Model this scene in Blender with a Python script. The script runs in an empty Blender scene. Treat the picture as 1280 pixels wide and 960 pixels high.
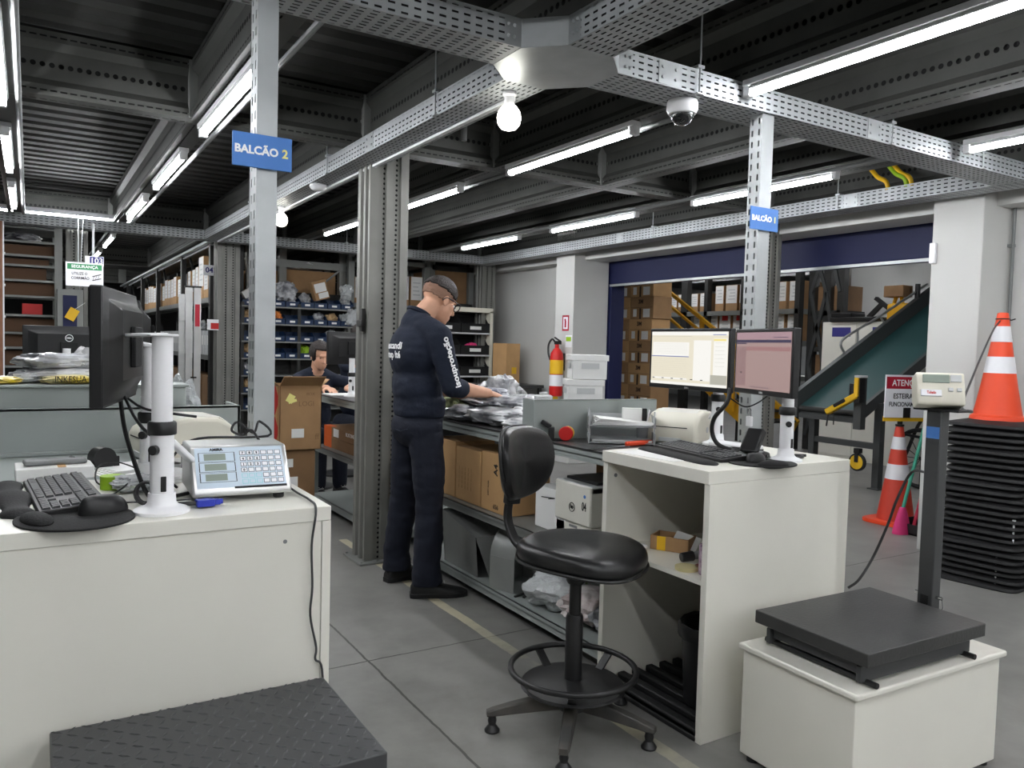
import bpy, bmesh, math, random
from math import sin, cos, pi, radians, sqrt, atan2, tan
from mathutils import Vector, Matrix, Euler, noise
from mathutils.bvhtree import BVHTree
random.seed(11)
SC = bpy.context.scene
COL = SC.collection
D2R = pi / 180
# ------------------------------------------------------------------ camera
CAMH = 1.35
FPX = 980.0
_yaw, _pit, _rol = [radians(a) for a in (31.67, 2.785, 1.51)]
_f = Vector((sin(_yaw) * cos(_pit), cos(_yaw) * cos(_pit), -sin(_pit)))
_r0 = Vector((cos(_yaw), -sin(_yaw), 0))
_u0 = _r0.cross(_f)
_r = cos(_rol) * _r0 + sin(_rol) * _u0
_u = -sin(_rol) * _r0 + cos(_rol) * _u0
CAMP = Vector((0, 0, CAMH))

def at(px, py, x=None, y=None, z=None):
    """world point where the sight line of a photo pixel meets a plane"""
    d = _f + (px - 640) / FPX * _r - (py - 480) / FPX * _u
    t = x / d.x if x is not None else (y / d.y if y is not None else (z - CAMH) / d.z)
    return CAMP + d * t

cd = bpy.data.cameras.new('camera')
cam = bpy.data.objects.new('camera', cd)
COL.objects.link(cam)
cd.sensor_width = 36
cd.sensor_fit = 'HORIZONTAL'
cd.lens = 36 * FPX / 1280
cd.clip_start = .05
cd.clip_end = 200
cam.matrix_world = Matrix(((_r.x, _u.x, -_f.x, 0), (_r.y, _u.y, -_f.y, 0), (_r.z, _u.z, -_f.z, CAMH), (0, 0, 0, 1)))
SC.camera = cam

# ------------------------------------------------------------------ materials
def lin(c):
    return tuple(((v / 255) / 12.92 if v / 255 <= .04045 else ((v / 255 + .055) / 1.055) ** 2.4) for v in c[:3]) + (1,)

def mat(name, col, rough=.5, metal=0, bump=0, bscale=40, var=0, vscale=6, col2=None, coat=0, trans=0, alpha=1, ior=1.45):
    m = bpy.data.materials.new(name)
    m.use_nodes = True
    nt = m.node_tree
    b = nt.nodes['Principled BSDF']
    b.inputs['Base Color'].default_value = lin(col)
    b.inputs['Roughness'].default_value = rough
    b.inputs['Metallic'].default_value = metal
    b.inputs['Coat Weight'].default_value = coat
    b.inputs['Transmission Weight'].default_value = trans
    b.inputs['Alpha'].default_value = alpha
    b.inputs['IOR'].default_value = ior
    tc = nt.nodes.new('ShaderNodeTexCoord')
    if var or col2:
        n = nt.nodes.new('ShaderNodeTexNoise')
        n.inputs['Scale'].default_value = vscale
        n.inputs['Detail'].default_value = 5
        nt.links.new(tc.outputs['Object'], n.inputs['Vector'])
        r = nt.nodes.new('ShaderNodeValToRGB')
        c1 = lin(col)
        c2 = lin(col2) if col2 else tuple(v * (1 - var) for v in c1[:3]) + (1,)
        r.color_ramp.elements[0].color = c2
        r.color_ramp.elements[1].color = c1
        r.color_ramp.elements[0].position = .35
        r.color_ramp.elements[1].position = .65
        nt.links.new(n.outputs['Fac'], r.inputs['Fac'])
        nt.links.new(r.outputs['Color'], b.inputs['Base Color'])
    if bump:
        n2 = nt.nodes.new('ShaderNodeTexNoise')
        n2.inputs['Scale'].default_value = bscale
        n2.inputs['Detail'].default_value = 4
        nt.links.new(tc.outputs['Object'], n2.inputs['Vector'])
        bp = nt.nodes.new('ShaderNodeBump')
        bp.inputs['Strength'].default_value = bump
        bp.inputs['Distance'].default_value = .02
        nt.links.new(n2.outputs['Fac'], bp.inputs['Height'])
        nt.links.new(bp.outputs['Normal'], b.inputs['Normal'])
    return m

EXPO = 3.18
KE = 2 ** -EXPO
def emi(name, col, s, base=True):
    m = bpy.data.materials.new(name)
    m.use_nodes = True
    b = m.node_tree.nodes['Principled BSDF']
    b.inputs['Base Color'].default_value = lin(col) if base else (.01, .01, .01, 1)
    b.inputs['Emission Color'].default_value = lin(col)
    b.inputs['Emission Strength'].default_value = s
    b.inputs['Roughness'].default_value = .4
    return m

def perf(name, col, rough, metal, rows):
    """punched sheet steel; rows: list of (pitch_u, halfwidth_u, pitch_v, offset_v, half_v, round)"""
    m = mat(name, col, rough, metal, var=.18, vscale=5)
    nt = m.node_tree
    b = nt.nodes['Principled BSDF']
    out = nt.nodes['Material Output']
    uv = nt.nodes.new('ShaderNodeUVMap')
    uv.uv_map = 'UVMap'
    sp = nt.nodes.new('ShaderNodeSeparateXYZ')
    nt.links.new(uv.outputs['UV'], sp.inputs[0])
    def M(op, a, bb=None, c=None):
        n = nt.nodes.new('ShaderNodeMath')
        n.operation = op
        for i, v in enumerate((a, bb, c)):
            if v is None: continue
            if isinstance(v, (int, float)): n.inputs[i].default_value = v
            else: nt.links.new(v, n.inputs[i])
        return n.outputs[0]
    tot = None
    for pu, hu, pv, ov, hv, rnd in rows:
        fu = M('SUBTRACT', M('FRACT', M('MULTIPLY', sp.outputs[0], 1 / pu)), .5)
        if pv: 
            fv = M('MULTIPLY', M('SUBTRACT', M('FRACT', M('DIVIDE', M('SUBTRACT', sp.outputs[1], ov), pv)), .5), pv)
        else:
            fv = M('SUBTRACT', sp.outputs[1], ov)
        fu = M('MULTIPLY', fu, pu)
        if rnd:
            k = M('LESS_THAN', M('ADD', M('MULTIPLY', fu, fu), M('MULTIPLY', fv, fv)), hu * hu)
        else:
            k = M('MULTIPLY', M('COMPARE', fu, 0.0, hu), M('COMPARE', fv, 0.0, hv))
        tot = k if tot is None else M('MAXIMUM', tot, k)
    mix = nt.nodes.new('ShaderNodeMixShader')
    tr = nt.nodes.new('ShaderNodeBsdfTransparent')
    nt.links.new(tot, mix.inputs[0])
    nt.links.new(b.outputs[0], mix.inputs[1])
    nt.links.new(tr.outputs[0], mix.inputs[2])
    nt.links.new(mix.outputs[0], out.inputs[0])
    return m

W = mat('white_laminate', (224, 222, 212), .35, var=.04, vscale=3)
WEDGE = mat('white_edge_band', (216, 215, 206), .4)
WPLA = mat('white_plastic', (232, 232, 234), .35)
CREAM = mat('cream_plastic', (222, 218, 203), .4)
LGREY = mat('light_grey_plastic', (196, 198, 198), .45)
MGREY = mat('mid_grey_plastic', (120, 122, 122), .5)
BLK = mat('black_plastic', (28, 28, 29), .4)
BLKM = mat('black_matte', (22, 22, 23), .75, bump=.15, bscale=200)
BLKR = mat('black_rubber', (26, 26, 27), .6, bump=.1, bscale=60)
LEATH = mat('black_vinyl', (24, 24, 25), .32, bump=.06, bscale=180)
KEYM = mat('dark_keys', (52, 53, 55), .5)
DGREY = mat('dark_grey_paint', (62, 63, 64), .42, var=.12, vscale=9)
SCALEG = mat('worn_dark_steel', (70, 70, 69), .42, .3, bump=.08, bscale=90, var=.25, vscale=5)
STEEL = mat('painted_steel_grey', (132, 134, 131), .45, .25, var=.12, vscale=3)
BENCHG = mat('bench_grey_green', (160, 167, 164), .42, .15, var=.1, vscale=3)
BENCHT = mat('dark_bench_top', (64, 64, 64), .35, var=.2, vscale=5)
GALV = mat('galvanised_steel', (178, 182, 183), .4, .55, var=.12, vscale=8)
ALU = mat('aluminium', (190, 191, 190), .32, .75, var=.1, vscale=10)
CHROME = mat('chrome', (200, 200, 202), .15, 1)
INOX = mat('stainless_plate', (205, 206, 204), .3, .6)
WALLW = mat('painted_wall_white', (200, 200, 197), .75, var=.05, vscale=1.2)
WALLG = mat('painted_wall_grey', (170, 172, 172), .75, var=.06, vscale=1.2)
BLUEP = mat('navy_blue_shutter', (12, 20, 64), .6)
BLUEB = mat('blue_bin_plastic', (16, 46, 84), .45)
SIGNB = mat('sign_blue', (72, 124, 196), .5)
SIGNW = mat('sign_white', (236, 236, 240), .5)
SIGNG = mat('sign_green', (62, 140, 92), .5)
SIGNR = mat('sign_red', (176, 30, 52), .5)
INKW = mat('white_ink', (245, 245, 245), .5)
INKK = mat('black_ink', (26, 26, 28), .6)
INKY = mat('pale_yellow_ink', (244, 236, 150), .5)
INKN = mat('navy_ink', (52, 50, 120), .6)
INKR = mat('red_ink', (190, 40, 40), .6)
CARD = mat('cardboard', (168, 132, 94), .8, var=.12, vscale=7)
CARDD = mat('cardboard_darker', (138, 106, 74), .8, var=.14, vscale=7)
CARDL = mat('cardboard_light', (196, 156, 108), .8, var=.1, vscale=7)
PAPER = mat('paper_white', (234, 234, 232), .7)
YEL = mat('yellow_plastic', (232, 184, 36), .45)
YELP = mat('yellow_paint', (214, 160, 30), .45)
REDP = mat('red_plastic', (196, 32, 30), .4)
ORG = mat('cone_orange', (226, 72, 34), .45)
REFL = mat('reflective_band', (222, 222, 226), .35, bump=.1, bscale=120)
PINK = mat('pink_bristle', (214, 58, 122), .7)
TEAL = mat('teal_handle', (62, 158, 132), .45)
MAGE = mat('crimson_handle', (176, 34, 66), .45)
LIME = mat('lime_green', (150, 190, 44), .5)
USBB = mat('vga_blue', (40, 56, 170), .4)
BELT = mat('belt_green', (38, 72, 72), .55, var=.1, vscale=2)
CONVG = mat('conveyor_frame_grey', (66, 68, 68), .5)
DARK = mat('dark_steel', (58, 58, 57), .5, .3, var=.2, vscale=4)
NAVY = mat('navy_cotton', (22, 30, 48), .85, bump=.25, bscale=26, var=.15, vscale=14)
NAVYT = mat('navy_trousers', (20, 25, 40), .85, bump=.3, bscale=18, var=.15, vscale=10)
SKIN = mat('skin', (214, 164, 136), .5, var=.06, vscale=30)
HAIR = mat('dark_hair', (38, 30, 27), .6, bump=.4, bscale=150)
HAIRF = mat('cropped_hair', (146, 112, 94), .8, bump=.2, bscale=300)
SHOE = mat('black_shoe', (24, 24, 25), .45)
ORB = mat('orange_carton', (206, 92, 34), .6)
REDD = mat('red_diamond', (190, 52, 48), .6)
CLEAR = mat('clear_acrylic', (240, 243, 245), .15, trans=.6, ior=1.1)
LCD = mat('lcd_green_grey', (140, 150, 140), .3)
PANELB = mat('pale_blue_keypad', (198, 212, 224), .4)
CYAN = mat('cyan_key', (130, 206, 208), .45)
CREAMP = mat('brown_laminate', (150, 104, 78), .6, var=.15, vscale=12)
HOPPER = mat('sheet_metal_dull', (150, 152, 150), .4, .35, var=.15, vscale=5)
GLASSD = mat('dark_dome', (12, 12, 14), .08, coat=1)

def bagmat(name, c1, c2, rough=.28, scale=9):
    m = mat(name, c1, rough, bump=.6, bscale=scale * 1.6, col2=c2, vscale=scale, coat=.5)
    return m
BAGG = bagmat('bagged_grey_gloves', (226, 228, 230), (120, 122, 126))  # near-white tone in these glove bags is painted highlights on the plastic
BAGW = bagmat('bagged_white_gloves', (236, 236, 236), (140, 142, 146))
BAGD = bagmat('bagged_dark_gloves', (214, 216, 220), (92, 94, 100))
BAGY = bagmat('bagged_yellow_pack', (236, 206, 60), (226, 222, 190), scale=7)
BAGL = bagmat('bagged_lime_gloves', (214, 222, 176), (70, 84, 36))
BAGC = mat('clear_polybag', (226, 230, 232), .2, bump=.9, bscale=22, trans=.35, coat=.5, ior=1.1)
FOIL = bagmat('silver_bag', (190, 192, 192), (70, 72, 74), .3, 20)

TRAYM = perf('perforated_tray_steel', (176, 180, 182), .5, .2, [(.046, .0125, .025, .0, .0036, False)])
POSTM = perf('slotted_strut_steel', (182, 186, 187), .42, .4, [(.05, .013, 0, .03, .0045, False), (.05, .013, 0, .065, .0045, False)])
BEAMM = perf('punched_mezzanine_steel', (76, 77, 74), .55, .15, [(.04, .0125, 0, .155, .0125, True), (.043, .015, 0, .283, .004, False), (.043, .015, 0, .024, .004, False)])
COLM = perf('punched_column_steel', (134, 134, 129), .45, .25, [(.05, .0, 0, 0, 0, False)])
DECKM = perf('perforated_deck_steel', (56, 56, 54), .55, .15, [(.03, .005, .2, .02, .0022, False), (.03, .005, .2, .045, .0022, False)])

# ------------------------------------------------------------------ mesh builder
class MB:
    def __init__(s):
        s.v, s.f, s.m, s.T = [], [], [], Matrix()
    def add(s, vs, fs, m=0):
        o = len(s.v)
        s.v += [tuple(s.T @ Vector(v)) for v in vs]
        s.f += [tuple(i + o for i in f) for f in fs]
        s.m += [m] * len(fs)
        return s
    def box(s, x0, x1, y0, y1, z0, z1, m=0):
        return s.add([(x0, y0, z0), (x1, y0, z0), (x1, y1, z0), (x0, y1, z0), (x0, y0, z1), (x1, y0, z1), (x1, y1, z1), (x0, y1, z1)],
                     [(0, 3, 2, 1), (4, 5, 6, 7), (0, 1, 5, 4), (1, 2, 6, 5), (2, 3, 7, 6), (3, 0, 4, 7)], m)
    def obox(s, c, size, rot=(0, 0, 0), m=0):
        R = Euler(rot).to_matrix()
        c = Vector(c)
        a, b, d = [q / 2 for q in size]
        vs = [c + R @ Vector(p) for p in ((-a, -b, -d), (a, -b, -d), (a, b, -d), (-a, b, -d), (-a, -b, d), (a, -b, d), (a, b, d), (-a, b, d))]
        return s.add(vs, [(0, 3, 2, 1), (4, 5, 6, 7), (0, 1, 5, 4), (1, 2, 6, 5), (2, 3, 7, 6), (3, 0, 4, 7)], m)
    def bar(s, p0, p1, w, h, m=0):
        """rectangular bar from p0 to p1"""
        p0, p1 = Vector(p0), Vector(p1)
        d = (p1 - p0).normalized()
        up = Vector((0, 0, 1)) if abs(d.z) < .95 else Vector((0, 1, 0))
        a = d.cross(up).normalized() * w / 2
        b = a.cross(d).normalized() * h / 2
        vs = [p0 - a - b, p0 + a - b, p0 + a + b, p0 - a + b, p1 - a - b, p1 + a - b, p1 + a + b, p1 - a + b]
        return s.add(vs, [(0, 1, 2, 3), (7, 6, 5, 4), (0, 4, 5, 1), (1, 5, 6, 2), (2, 6, 7, 3), (3, 7, 4, 0)], m)
    def cyl(s, p0, p1, r0, r1=None, n=16, m=0):
        return s.tube([p0, p1], [r0, r0 if r1 is None else r1], n, m)
    def tube(s, pts, r, n=8, m=0, closed=False):
        pts = [Vector(p) for p in pts]
        if not closed and 4 <= len(pts) < 14 and not isinstance(r, (list, tuple)):
            e = [pts[0] * 2 - pts[1]] + pts + [pts[-1] * 2 - pts[-2]]
            q = []
            for i in range(1, len(e) - 2):
                for k in range(6):
                    u = k / 6; a, b, c, d = e[i - 1:i + 3]
                    q.append(.5 * (2 * b + (c - a) * u + (2 * a - 5 * b + 4 * c - d) * u * u + (3 * b - a - 3 * c + d) * u ** 3))
            pts = q + [pts[-1]]
        k = len(pts)
        rs = r if isinstance(r, (list, tuple)) else [r] * k
        vs, fs = [], []
        prev = None
        for i, p in enumerate(pts):
            if closed: d = pts[(i + 1) % k] - pts[i - 1]
            else: d = pts[min(i + 1, k - 1)] - pts[max(i - 1, 0)]
            d.normalize()
            if prev is None:
                a = d.cross(Vector((0, 0, 1)) if abs(d.z) < .9 else Vector((1, 0, 0))).normalized()
            else:
                a = (prev - d * prev.dot(d)).normalized()
            prev = a
            b = d.cross(a)
            for j in range(n):
                t = 2 * pi * j / n
                vs.append(p + (a * cos(t) + b * sin(t)) * rs[i])
        for i in range(k if closed else k - 1):
            for j in range(n):
                i2 = (i + 1) % k
                fs.append((i * n + j, i * n + (j + 1) % n, i2 * n + (j + 1) % n, i2 * n + j))
        if not closed:
            fs.append(tuple(range(n - 1, -1, -1)))
            fs.append(tuple((k - 1) * n + j for j in range(n)))
        return s.add(vs, fs, m)
    def lathe(s, prof, n=24, c=(0, 0, 0), m=0, sx=1, sy=1):
        vs, fs = [], []
        for r, z in prof:
            for j in range(n):
                t = 2 * pi * j / n
                vs.append((c[0] + r * cos(t) * sx, c[1] + r * sin(t) * sy, c[2] + z))
        for i in range(len(prof) - 1):
            for j in range(n):
                fs.append((i * n + j, i * n + (j + 1) % n, (i + 1) * n + (j + 1) % n, (i + 1) * n + j))
        fs.append(tuple(range(n - 1, -1, -1)))
        fs.append(tuple((len(prof) - 1) * n + j for j in range(n)))
        return s.add(vs, fs, m)
    def prism(s, poly, axis, a, b, m=0):
        """poly: 2d points; axis 'x': (y,z), 'y': (x,z), 'z': (x,y)"""
        def P(p, t):
            return (t, p[0], p[1]) if axis == 'x' else ((p[0], t, p[1]) if axis == 'y' else (p[0], p[1], t))
        n = len(poly)
        vs = [P(p, a) for p in poly] + [P(p, b) for p in poly]
        fs = [tuple(range(n - 1, -1, -1)), tuple(range(n, 2 * n))]
        fs += [(i, (i + 1) % n, n + (i + 1) % n, n + i) for i in range(n)]
        return s.add(vs, fs, m)
    def quad(s, a, b, c, d, m=0):
        return s.add([a, b, c, d], [(0, 1, 2, 3)], m)
    def grid(s, rows, m=0, closed=False):
        k = len(rows[0])
        vs = [p for r in rows for p in r]
        fs = []
        for i in range(len(rows) - 1):
            for j in range(k if closed else k - 1):
                fs.append((i * k + j, i * k + (j + 1) % k, (i + 1) * k + (j + 1) % k, (i + 1) * k + j))
        return s.add(vs, fs, m)
    def build(s, name, mats, parent=None, bev=0, smooth=True, sub=0, seg=2, loc=None, rot=None, ang=40, fix=True):
        me = bpy.data.meshes.new(name)
        me.from_pydata(s.v, [], s.f)
        if not isinstance(mats, (list, tuple)): mats = [mats]
        for q in mats: me.materials.append(q)
        me.polygons.foreach_set('material_index', s.m)
        if fix:
            bm = bmesh.new(); bm.from_mesh(me)
            bmesh.ops.recalc_face_normals(bm, faces=bm.faces)
            bm.to_mesh(me); bm.free()
        boxuv(me)
        if smooth:
            me.polygons.foreach_set('use_smooth', [True] * len(me.polygons))
            me.set_sharp_from_angle(angle=radians(ang))
        o = bpy.data.objects.new(name, me)
        COL.objects.link(o)
        if parent is not None: o.parent = parent
        if loc is not None: o.location = loc
        if rot is not None: o.rotation_euler = rot
        if bev:
            md = o.modifiers.new('bevel', 'BEVEL')
            md.width = bev; md.segments = seg; md.limit_method = 'ANGLE'; md.angle_limit = radians(40)
            md.harden_normals = False
        if sub:
            md = o.modifiers.new('sub', 'SUBSURF')
            md.levels = sub; md.render_levels = sub
        return o

def boxuv(me):
    uv = me.uv_layers.new(name='UVMap')
    co = me.vertices
    lp = me.loops
    for p in me.polygons:
        n = p.normal
        ax = max(range(3), key=lambda i: abs(n[i]))
        for li in p.loop_indices:
            c = co[lp[li].vertex_index].co
            uv.data[li].uv = (c[1], c[2]) if ax == 0 else ((c[0], c[2]) if ax == 1 else (c[0], c[1]))

def tag(o, label, cat, group=None, kind=None):
    o['label'] = label
    o['category'] = cat
    if group: o['group'] = group
    if kind: o['kind'] = kind
    return o

def thing(name, label, cat, loc=(0, 0, 0), rotz=0, group=None, rot=None):
    o = bpy.data.objects.new(name, None)
    o.empty_display_size = .05
    COL.objects.link(o)
    o.location = loc
    o.rotation_euler = rot if rot else (0, 0, rotz)
    return tag(o, label, cat, group)

def struct(name, mb, mats, label=None, cat=None, parent=None, **k):
    o = mb.build(name, mats, parent, **k)
    if parent is None:
        o['kind'] = 'structure'
        if label: o['label'] = label
        if cat: o['category'] = cat
    return o

def dup(root, loc, rotz=None, label=None, group=None, rot=None):
    r = root.copy(); COL.objects.link(r)
    r.location = loc
    if rotz is not None: r.rotation_euler = (0, 0, rotz)
    if rot is not None: r.rotation_euler = rot
    if label: r['label'] = label
    if group: r['group'] = group
    for ch in list(root.children):
        c = ch.copy(); COL.objects.link(c); c.parent = r
        for g in list(ch.children):
            d = g.copy(); COL.objects.link(d); d.parent = c
    return r

def text(s, size, m, parent, loc, rot=(pi / 2, 0, 0), name='lettering', ext=.0006, align='CENTER', sx=1, bold=0):
    cu = bpy.data.curves.new(name, 'FONT')
    cu.body = s
    cu.size = size
    cu.align_x = align
    cu.align_y = 'CENTER'
    cu.extrude = ext
    cu.offset = bold
    cu.resolution_u = 3
    t = bpy.data.objects.new(name, cu)
    COL.objects.link(t)
    dg = bpy.context.evaluated_depsgraph_get()
    me = bpy.data.meshes.new_from_object(t.evaluated_get(dg))
    bpy.data.objects.remove(t)
    me.materials.clear(); me.materials.append(m)
    for v in me.vertices: v.co.x *= sx
    o = bpy.data.objects.new(name, me)
    COL.objects.link(o)
    o.parent = parent
    o.location = loc
    o.rotation_euler = rot
    return o
FY = (pi / 2, 0, 0)          # lettering on a face turned to -y
FX = (pi / 2, 0, -pi / 2)    # lettering on a face turned to -x
ORD = ['first', 'second', 'third', 'fourth', 'fifth', 'sixth', 'seventh', 'eighth', 'ninth', 'tenth', 'eleventh', 'twelfth', 'thirteenth',
       'fourteenth', 'fifteenth', 'sixteenth', 'seventeenth', 'eighteenth', 'nineteenth', 'twentieth', 'twenty-first', 'twenty-second',
       'twenty-third', 'twenty-fourth', 'twenty-fifth', 'twenty-sixth']

def remesh(o, vox, it=6, fac=.5):
    md = o.modifiers.new('rm', 'REMESH'); md.mode = 'VOXEL'; md.voxel_size = vox; md.use_smooth_shade = True
    ms = o.modifiers.new('sm', 'SMOOTH'); ms.iterations = it; ms.factor = fac
    dg = bpy.context.evaluated_depsgraph_get()
    me = bpy.data.meshes.new_from_object(o.evaluated_get(dg))
    o.modifiers.clear()
    old = o.data; mats = [q for q in old.materials]
    o.data = me
    if not me.materials:
        for q in mats: me.materials.append(q)
    return o

def ico(c, r, rot=(0, 0, 0), mb=None, seg=20, rng=12, m=0):
    """ellipsoid with radii r"""
    R = Euler(rot).to_matrix(); c = Vector(c)
    rows = []
    for i in range(rng + 1):
        ph = -pi / 2 + pi * i / rng
        rad = max(cos(ph), 1e-3)
        rows.append([c + R @ Vector((r[0] * rad * cos(2 * pi * j / seg), r[1] * rad * sin(2 * pi * j / seg), r[2] * sin(ph))) for j in range(seg)])
    k = len(mb.v)
    mb.grid(rows, m, True)
    n = seg
    mb.add(rows[0], [tuple(range(n))], m); mb.add(rows[-1], [tuple(range(n))], m)

def cap(mb, p0, r0, p1, r1, n=16, m=0):
    mb.cyl(p0, p1, r0, r1, n, m)
    ico(p0, (r0,) * 3, mb=mb, seg=n, rng=8, m=m); ico(p1, (r1,) * 3, mb=mb, seg=n, rng=8, m=m)

def lump(size, seed, amp=.18, fr=3.0, seg=44, rng=22, e=.55):
    """crumpled soft packet with a flat underside, base at z=0"""
    mb = MB()
    rows = []
    def sg(v, p): return math.copysign(abs(v) ** p, v)
    for i in range(rng + 1):
        ph = -pi / 2 + pi * i / rng
        row = []
        for j in range(seg):
            t = 2 * pi * j / seg
            p = Vector((sg(cos(ph), .7) * sg(cos(t), e), sg(cos(ph), .7) * sg(sin(t), e), sin(ph)))
            k = 1 + amp * noise.noise(p * fr * .8 + Vector((seed * 7.3, seed * 3.1, 0))) + amp * .28 * noise.noise(p * fr * 2.2 + Vector((seed, 9, seed)))
            q = Vector((p.x * size[0] / 2 * k, p.y * size[1] / 2 * k, max(-.5, p.z * .5 * k)* size[2] + size[2] * .5))
            row.append(tuple(q))
        rows.append(row)
    mb.grid(rows, 0, True)
    return mb
# ================================================================== SETTING
def floor_mat():
    m = mat('polished_concrete', (128, 127, 124), .38)
    nt = m.node_tree; b = nt.nodes['Principled BSDF']
    tc = nt.nodes.new('ShaderNodeTexCoord')
    def noi(sc, det, c1, c2, p1=.38, p2=.66):
        n = nt.nodes.new('ShaderNodeTexNoise'); n.inputs['Scale'].default_value = sc; n.inputs['Detail'].default_value = det
        n.inputs['Roughness'].default_value = .6
        nt.links.new(tc.outputs['Object'], n.inputs['Vector'])
        r = nt.nodes.new('ShaderNodeValToRGB')
        r.color_ramp.elements[0].color = lin(c1); r.color_ramp.elements[1].color = lin(c2)
        r.color_ramp.elements[0].position = p1; r.color_ramp.elements[1].position = p2
        nt.links.new(n.outputs['Fac'], r.inputs['Fac'])
        return r.outputs['Color'], n.outputs['Fac']
    c1, f1 = noi(1.3, 8, (123, 122, 119), (141, 140, 136))
    c2, f2 = noi(7, 8, (196, 196, 196), (255, 255, 255), .3, .6)
    mx = nt.nodes.new('ShaderNodeMix'); mx.data_type = 'RGBA'; mx.blend_type = 'MULTIPLY'
    mx.inputs[0].default_value = .55
    nt.links.new(c1, mx.inputs[6]); nt.links.new(c2, mx.inputs[7])
    sp = nt.nodes.new('ShaderNodeSeparateXYZ'); nt.links.new(tc.outputs['Object'], sp.inputs[0])
    def M(op, a, bb=None, c=None):
        n = nt.nodes.new('ShaderNodeMath'); n.operation = op
        for i, v in enumerate((a, bb, c)):
            if v is None: continue
            if isinstance(v, (int, float)): n.inputs[i].default_value = v
            else: nt.links.new(v, n.inputs[i])
        return n.outputs[0]
    wob = M('MULTIPLY', M('SUBTRACT', f2, .5), .02)
    def joint(ax, c, half, per):
        q = M('ADD', M('SUBTRACT', sp.outputs[ax], c), wob)
        q = M('MULTIPLY', M('SUBTRACT', M('FRACT', M('ADD', M('DIVIDE', q, per), .5)), .5), per)
        return M('COMPARE', q, 0.0, half)
    j = M('MAXIMUM', joint(0, 1.22, .005, 6), joint(1, 3.08, .0045, 6))
    mj = nt.nodes.new('ShaderNodeMix'); mj.data_type = 'RGBA'
    nt.links.new(j, mj.inputs[0]); nt.links.new(mx.outputs[2], mj.inputs[6]); mj.inputs[7].default_value = lin((70, 69, 66))
    # worn pale line painted along the bench
    ln = M('COMPARE', M('ADD', sp.outputs[0], wob), 1.82, .028)
    ln = M('MULTIPLY', ln, M('COMPARE', sp.outputs[1], 2.5, 2.6))
    ln = M('MULTIPLY', ln, M('MULTIPLY', M('SMOOTH_MIN', M('MULTIPLY', M('SUBTRACT', f1, .32), 5), 1.0, .2), .75))
    ml = nt.nodes.new('ShaderNodeMix'); ml.data_type = 'RGBA'
    nt.links.new(ln, ml.inputs[0]); nt.links.new(mj.outputs[2], ml.inputs[6]); ml.inputs[7].default_value = lin((206, 198, 168))
    nt.links.new(ml.outputs[2], b.inputs['Base Color'])
    rr = M('ADD', M('MULTIPLY', f2, .3), .24)
    nt.links.new(rr, b.inputs['Roughness'])
    bp = nt.nodes.new('ShaderNodeBump'); bp.inputs['Strength'].default_value = .08
    nt.links.new(f2, bp.inputs['Height']); nt.links.new(bp.outputs[0], b.inputs['Normal'])
    return m
struct('floor', MB().box(-6, 20, -6, 30, -.1, 0), floor_mat(), 'grey worn concrete floor with saw-cut joints', 'floor', smooth=False)

# corrugated deck of the mezzanine
mb = MB()
prof = []
y = -6.0
while y < 30:
    prof += [(y, 2.83), (y + .1, 2.83), (y + .13, 2.885), (y + .17, 2.885)]
    y += .2
mb.grid([[(-5, p[0], p[1]) for p in prof], [(5.6, p[0], p[1]) for p in prof]])
mb.box(-5, 5.6, -6, 30, 2.93, 2.98)  # unseen slab added over the deck to keep world light out
struct('ceiling', mb, DECKM, 'dark corrugated perforated steel deck of the mezzanine', 'ceiling', smooth=False)
mb = MB().box(5.6, 20, -6, 30, 3.25, 3.35)
for k in range(12): mb.box(5.8, 20, -5 + 3 * k, -4.9 + 3 * k, 3.05, 3.25)
struct('ceiling', mb, DARK, 'dark ceiling of the hall beyond the wide opening', 'ceiling', smooth=False)

BZ = 2.51
bprof = [(-.06, 0), (-.06, .05), (-.03, .085), (-.03, .225), (-.06, .26), (-.06, .31), (.06, .31), (.06, .26), (.03, .225), (.03, .085), (.06, .05), (.06, 0)]
def beam(p, L, rot, label, stops=()):
    mb = MB().prism(bprof, 'x', 0, L).box(.002, L - .002, -.012, .012, .004, .306, 1)  # black inner core added so the punched holes look dark
    o = struct('ceiling_beam', mb, [BEAMM, BLKM], label, 'beam', smooth=False, loc=(p[0], p[1], BZ), rot=(0, 0, rot))
    for k, s in enumerate(stops):
        g = MB().box(s - .075, s + .075, -.068, .068, .004, .306)
        for zz in (.03, .28):
            for xx in (-.05, .05):
                g.cyl((s + xx, -.076, zz), (s + xx, -.068, zz), .009, n=6)
        g.build('gusset_plate', STEEL, o, bev=.003)
    return o
BX = [-1.0, -.11, .80, 1.77, 2.66, 3.55, 4.44, 5.33]
for y, nm in ((-.4, 'behind the camera'), (4.57, 'over the steel column by the worker'), (9.55, 'over the far cable tray'), (14.5, 'down the racking aisle'), (19.5, 'at the far end of the aisle')):
    beam((-4, y), 9.6, 0, 'punched steel cross beam of the mezzanine ' + nm, [x + 4 for x in BX])
for i, x in enumerate(BX):
    for j, (a, b) in enumerate(((-.34, 4.51), (4.63, 9.49), (9.61, 14.44))):
        beam((x, a), b - a, pi / 2, 'punched steel mezzanine joist, %s of eight across, in the %s bay from the counters' % (ORD[i], ORD[j]))

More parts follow.
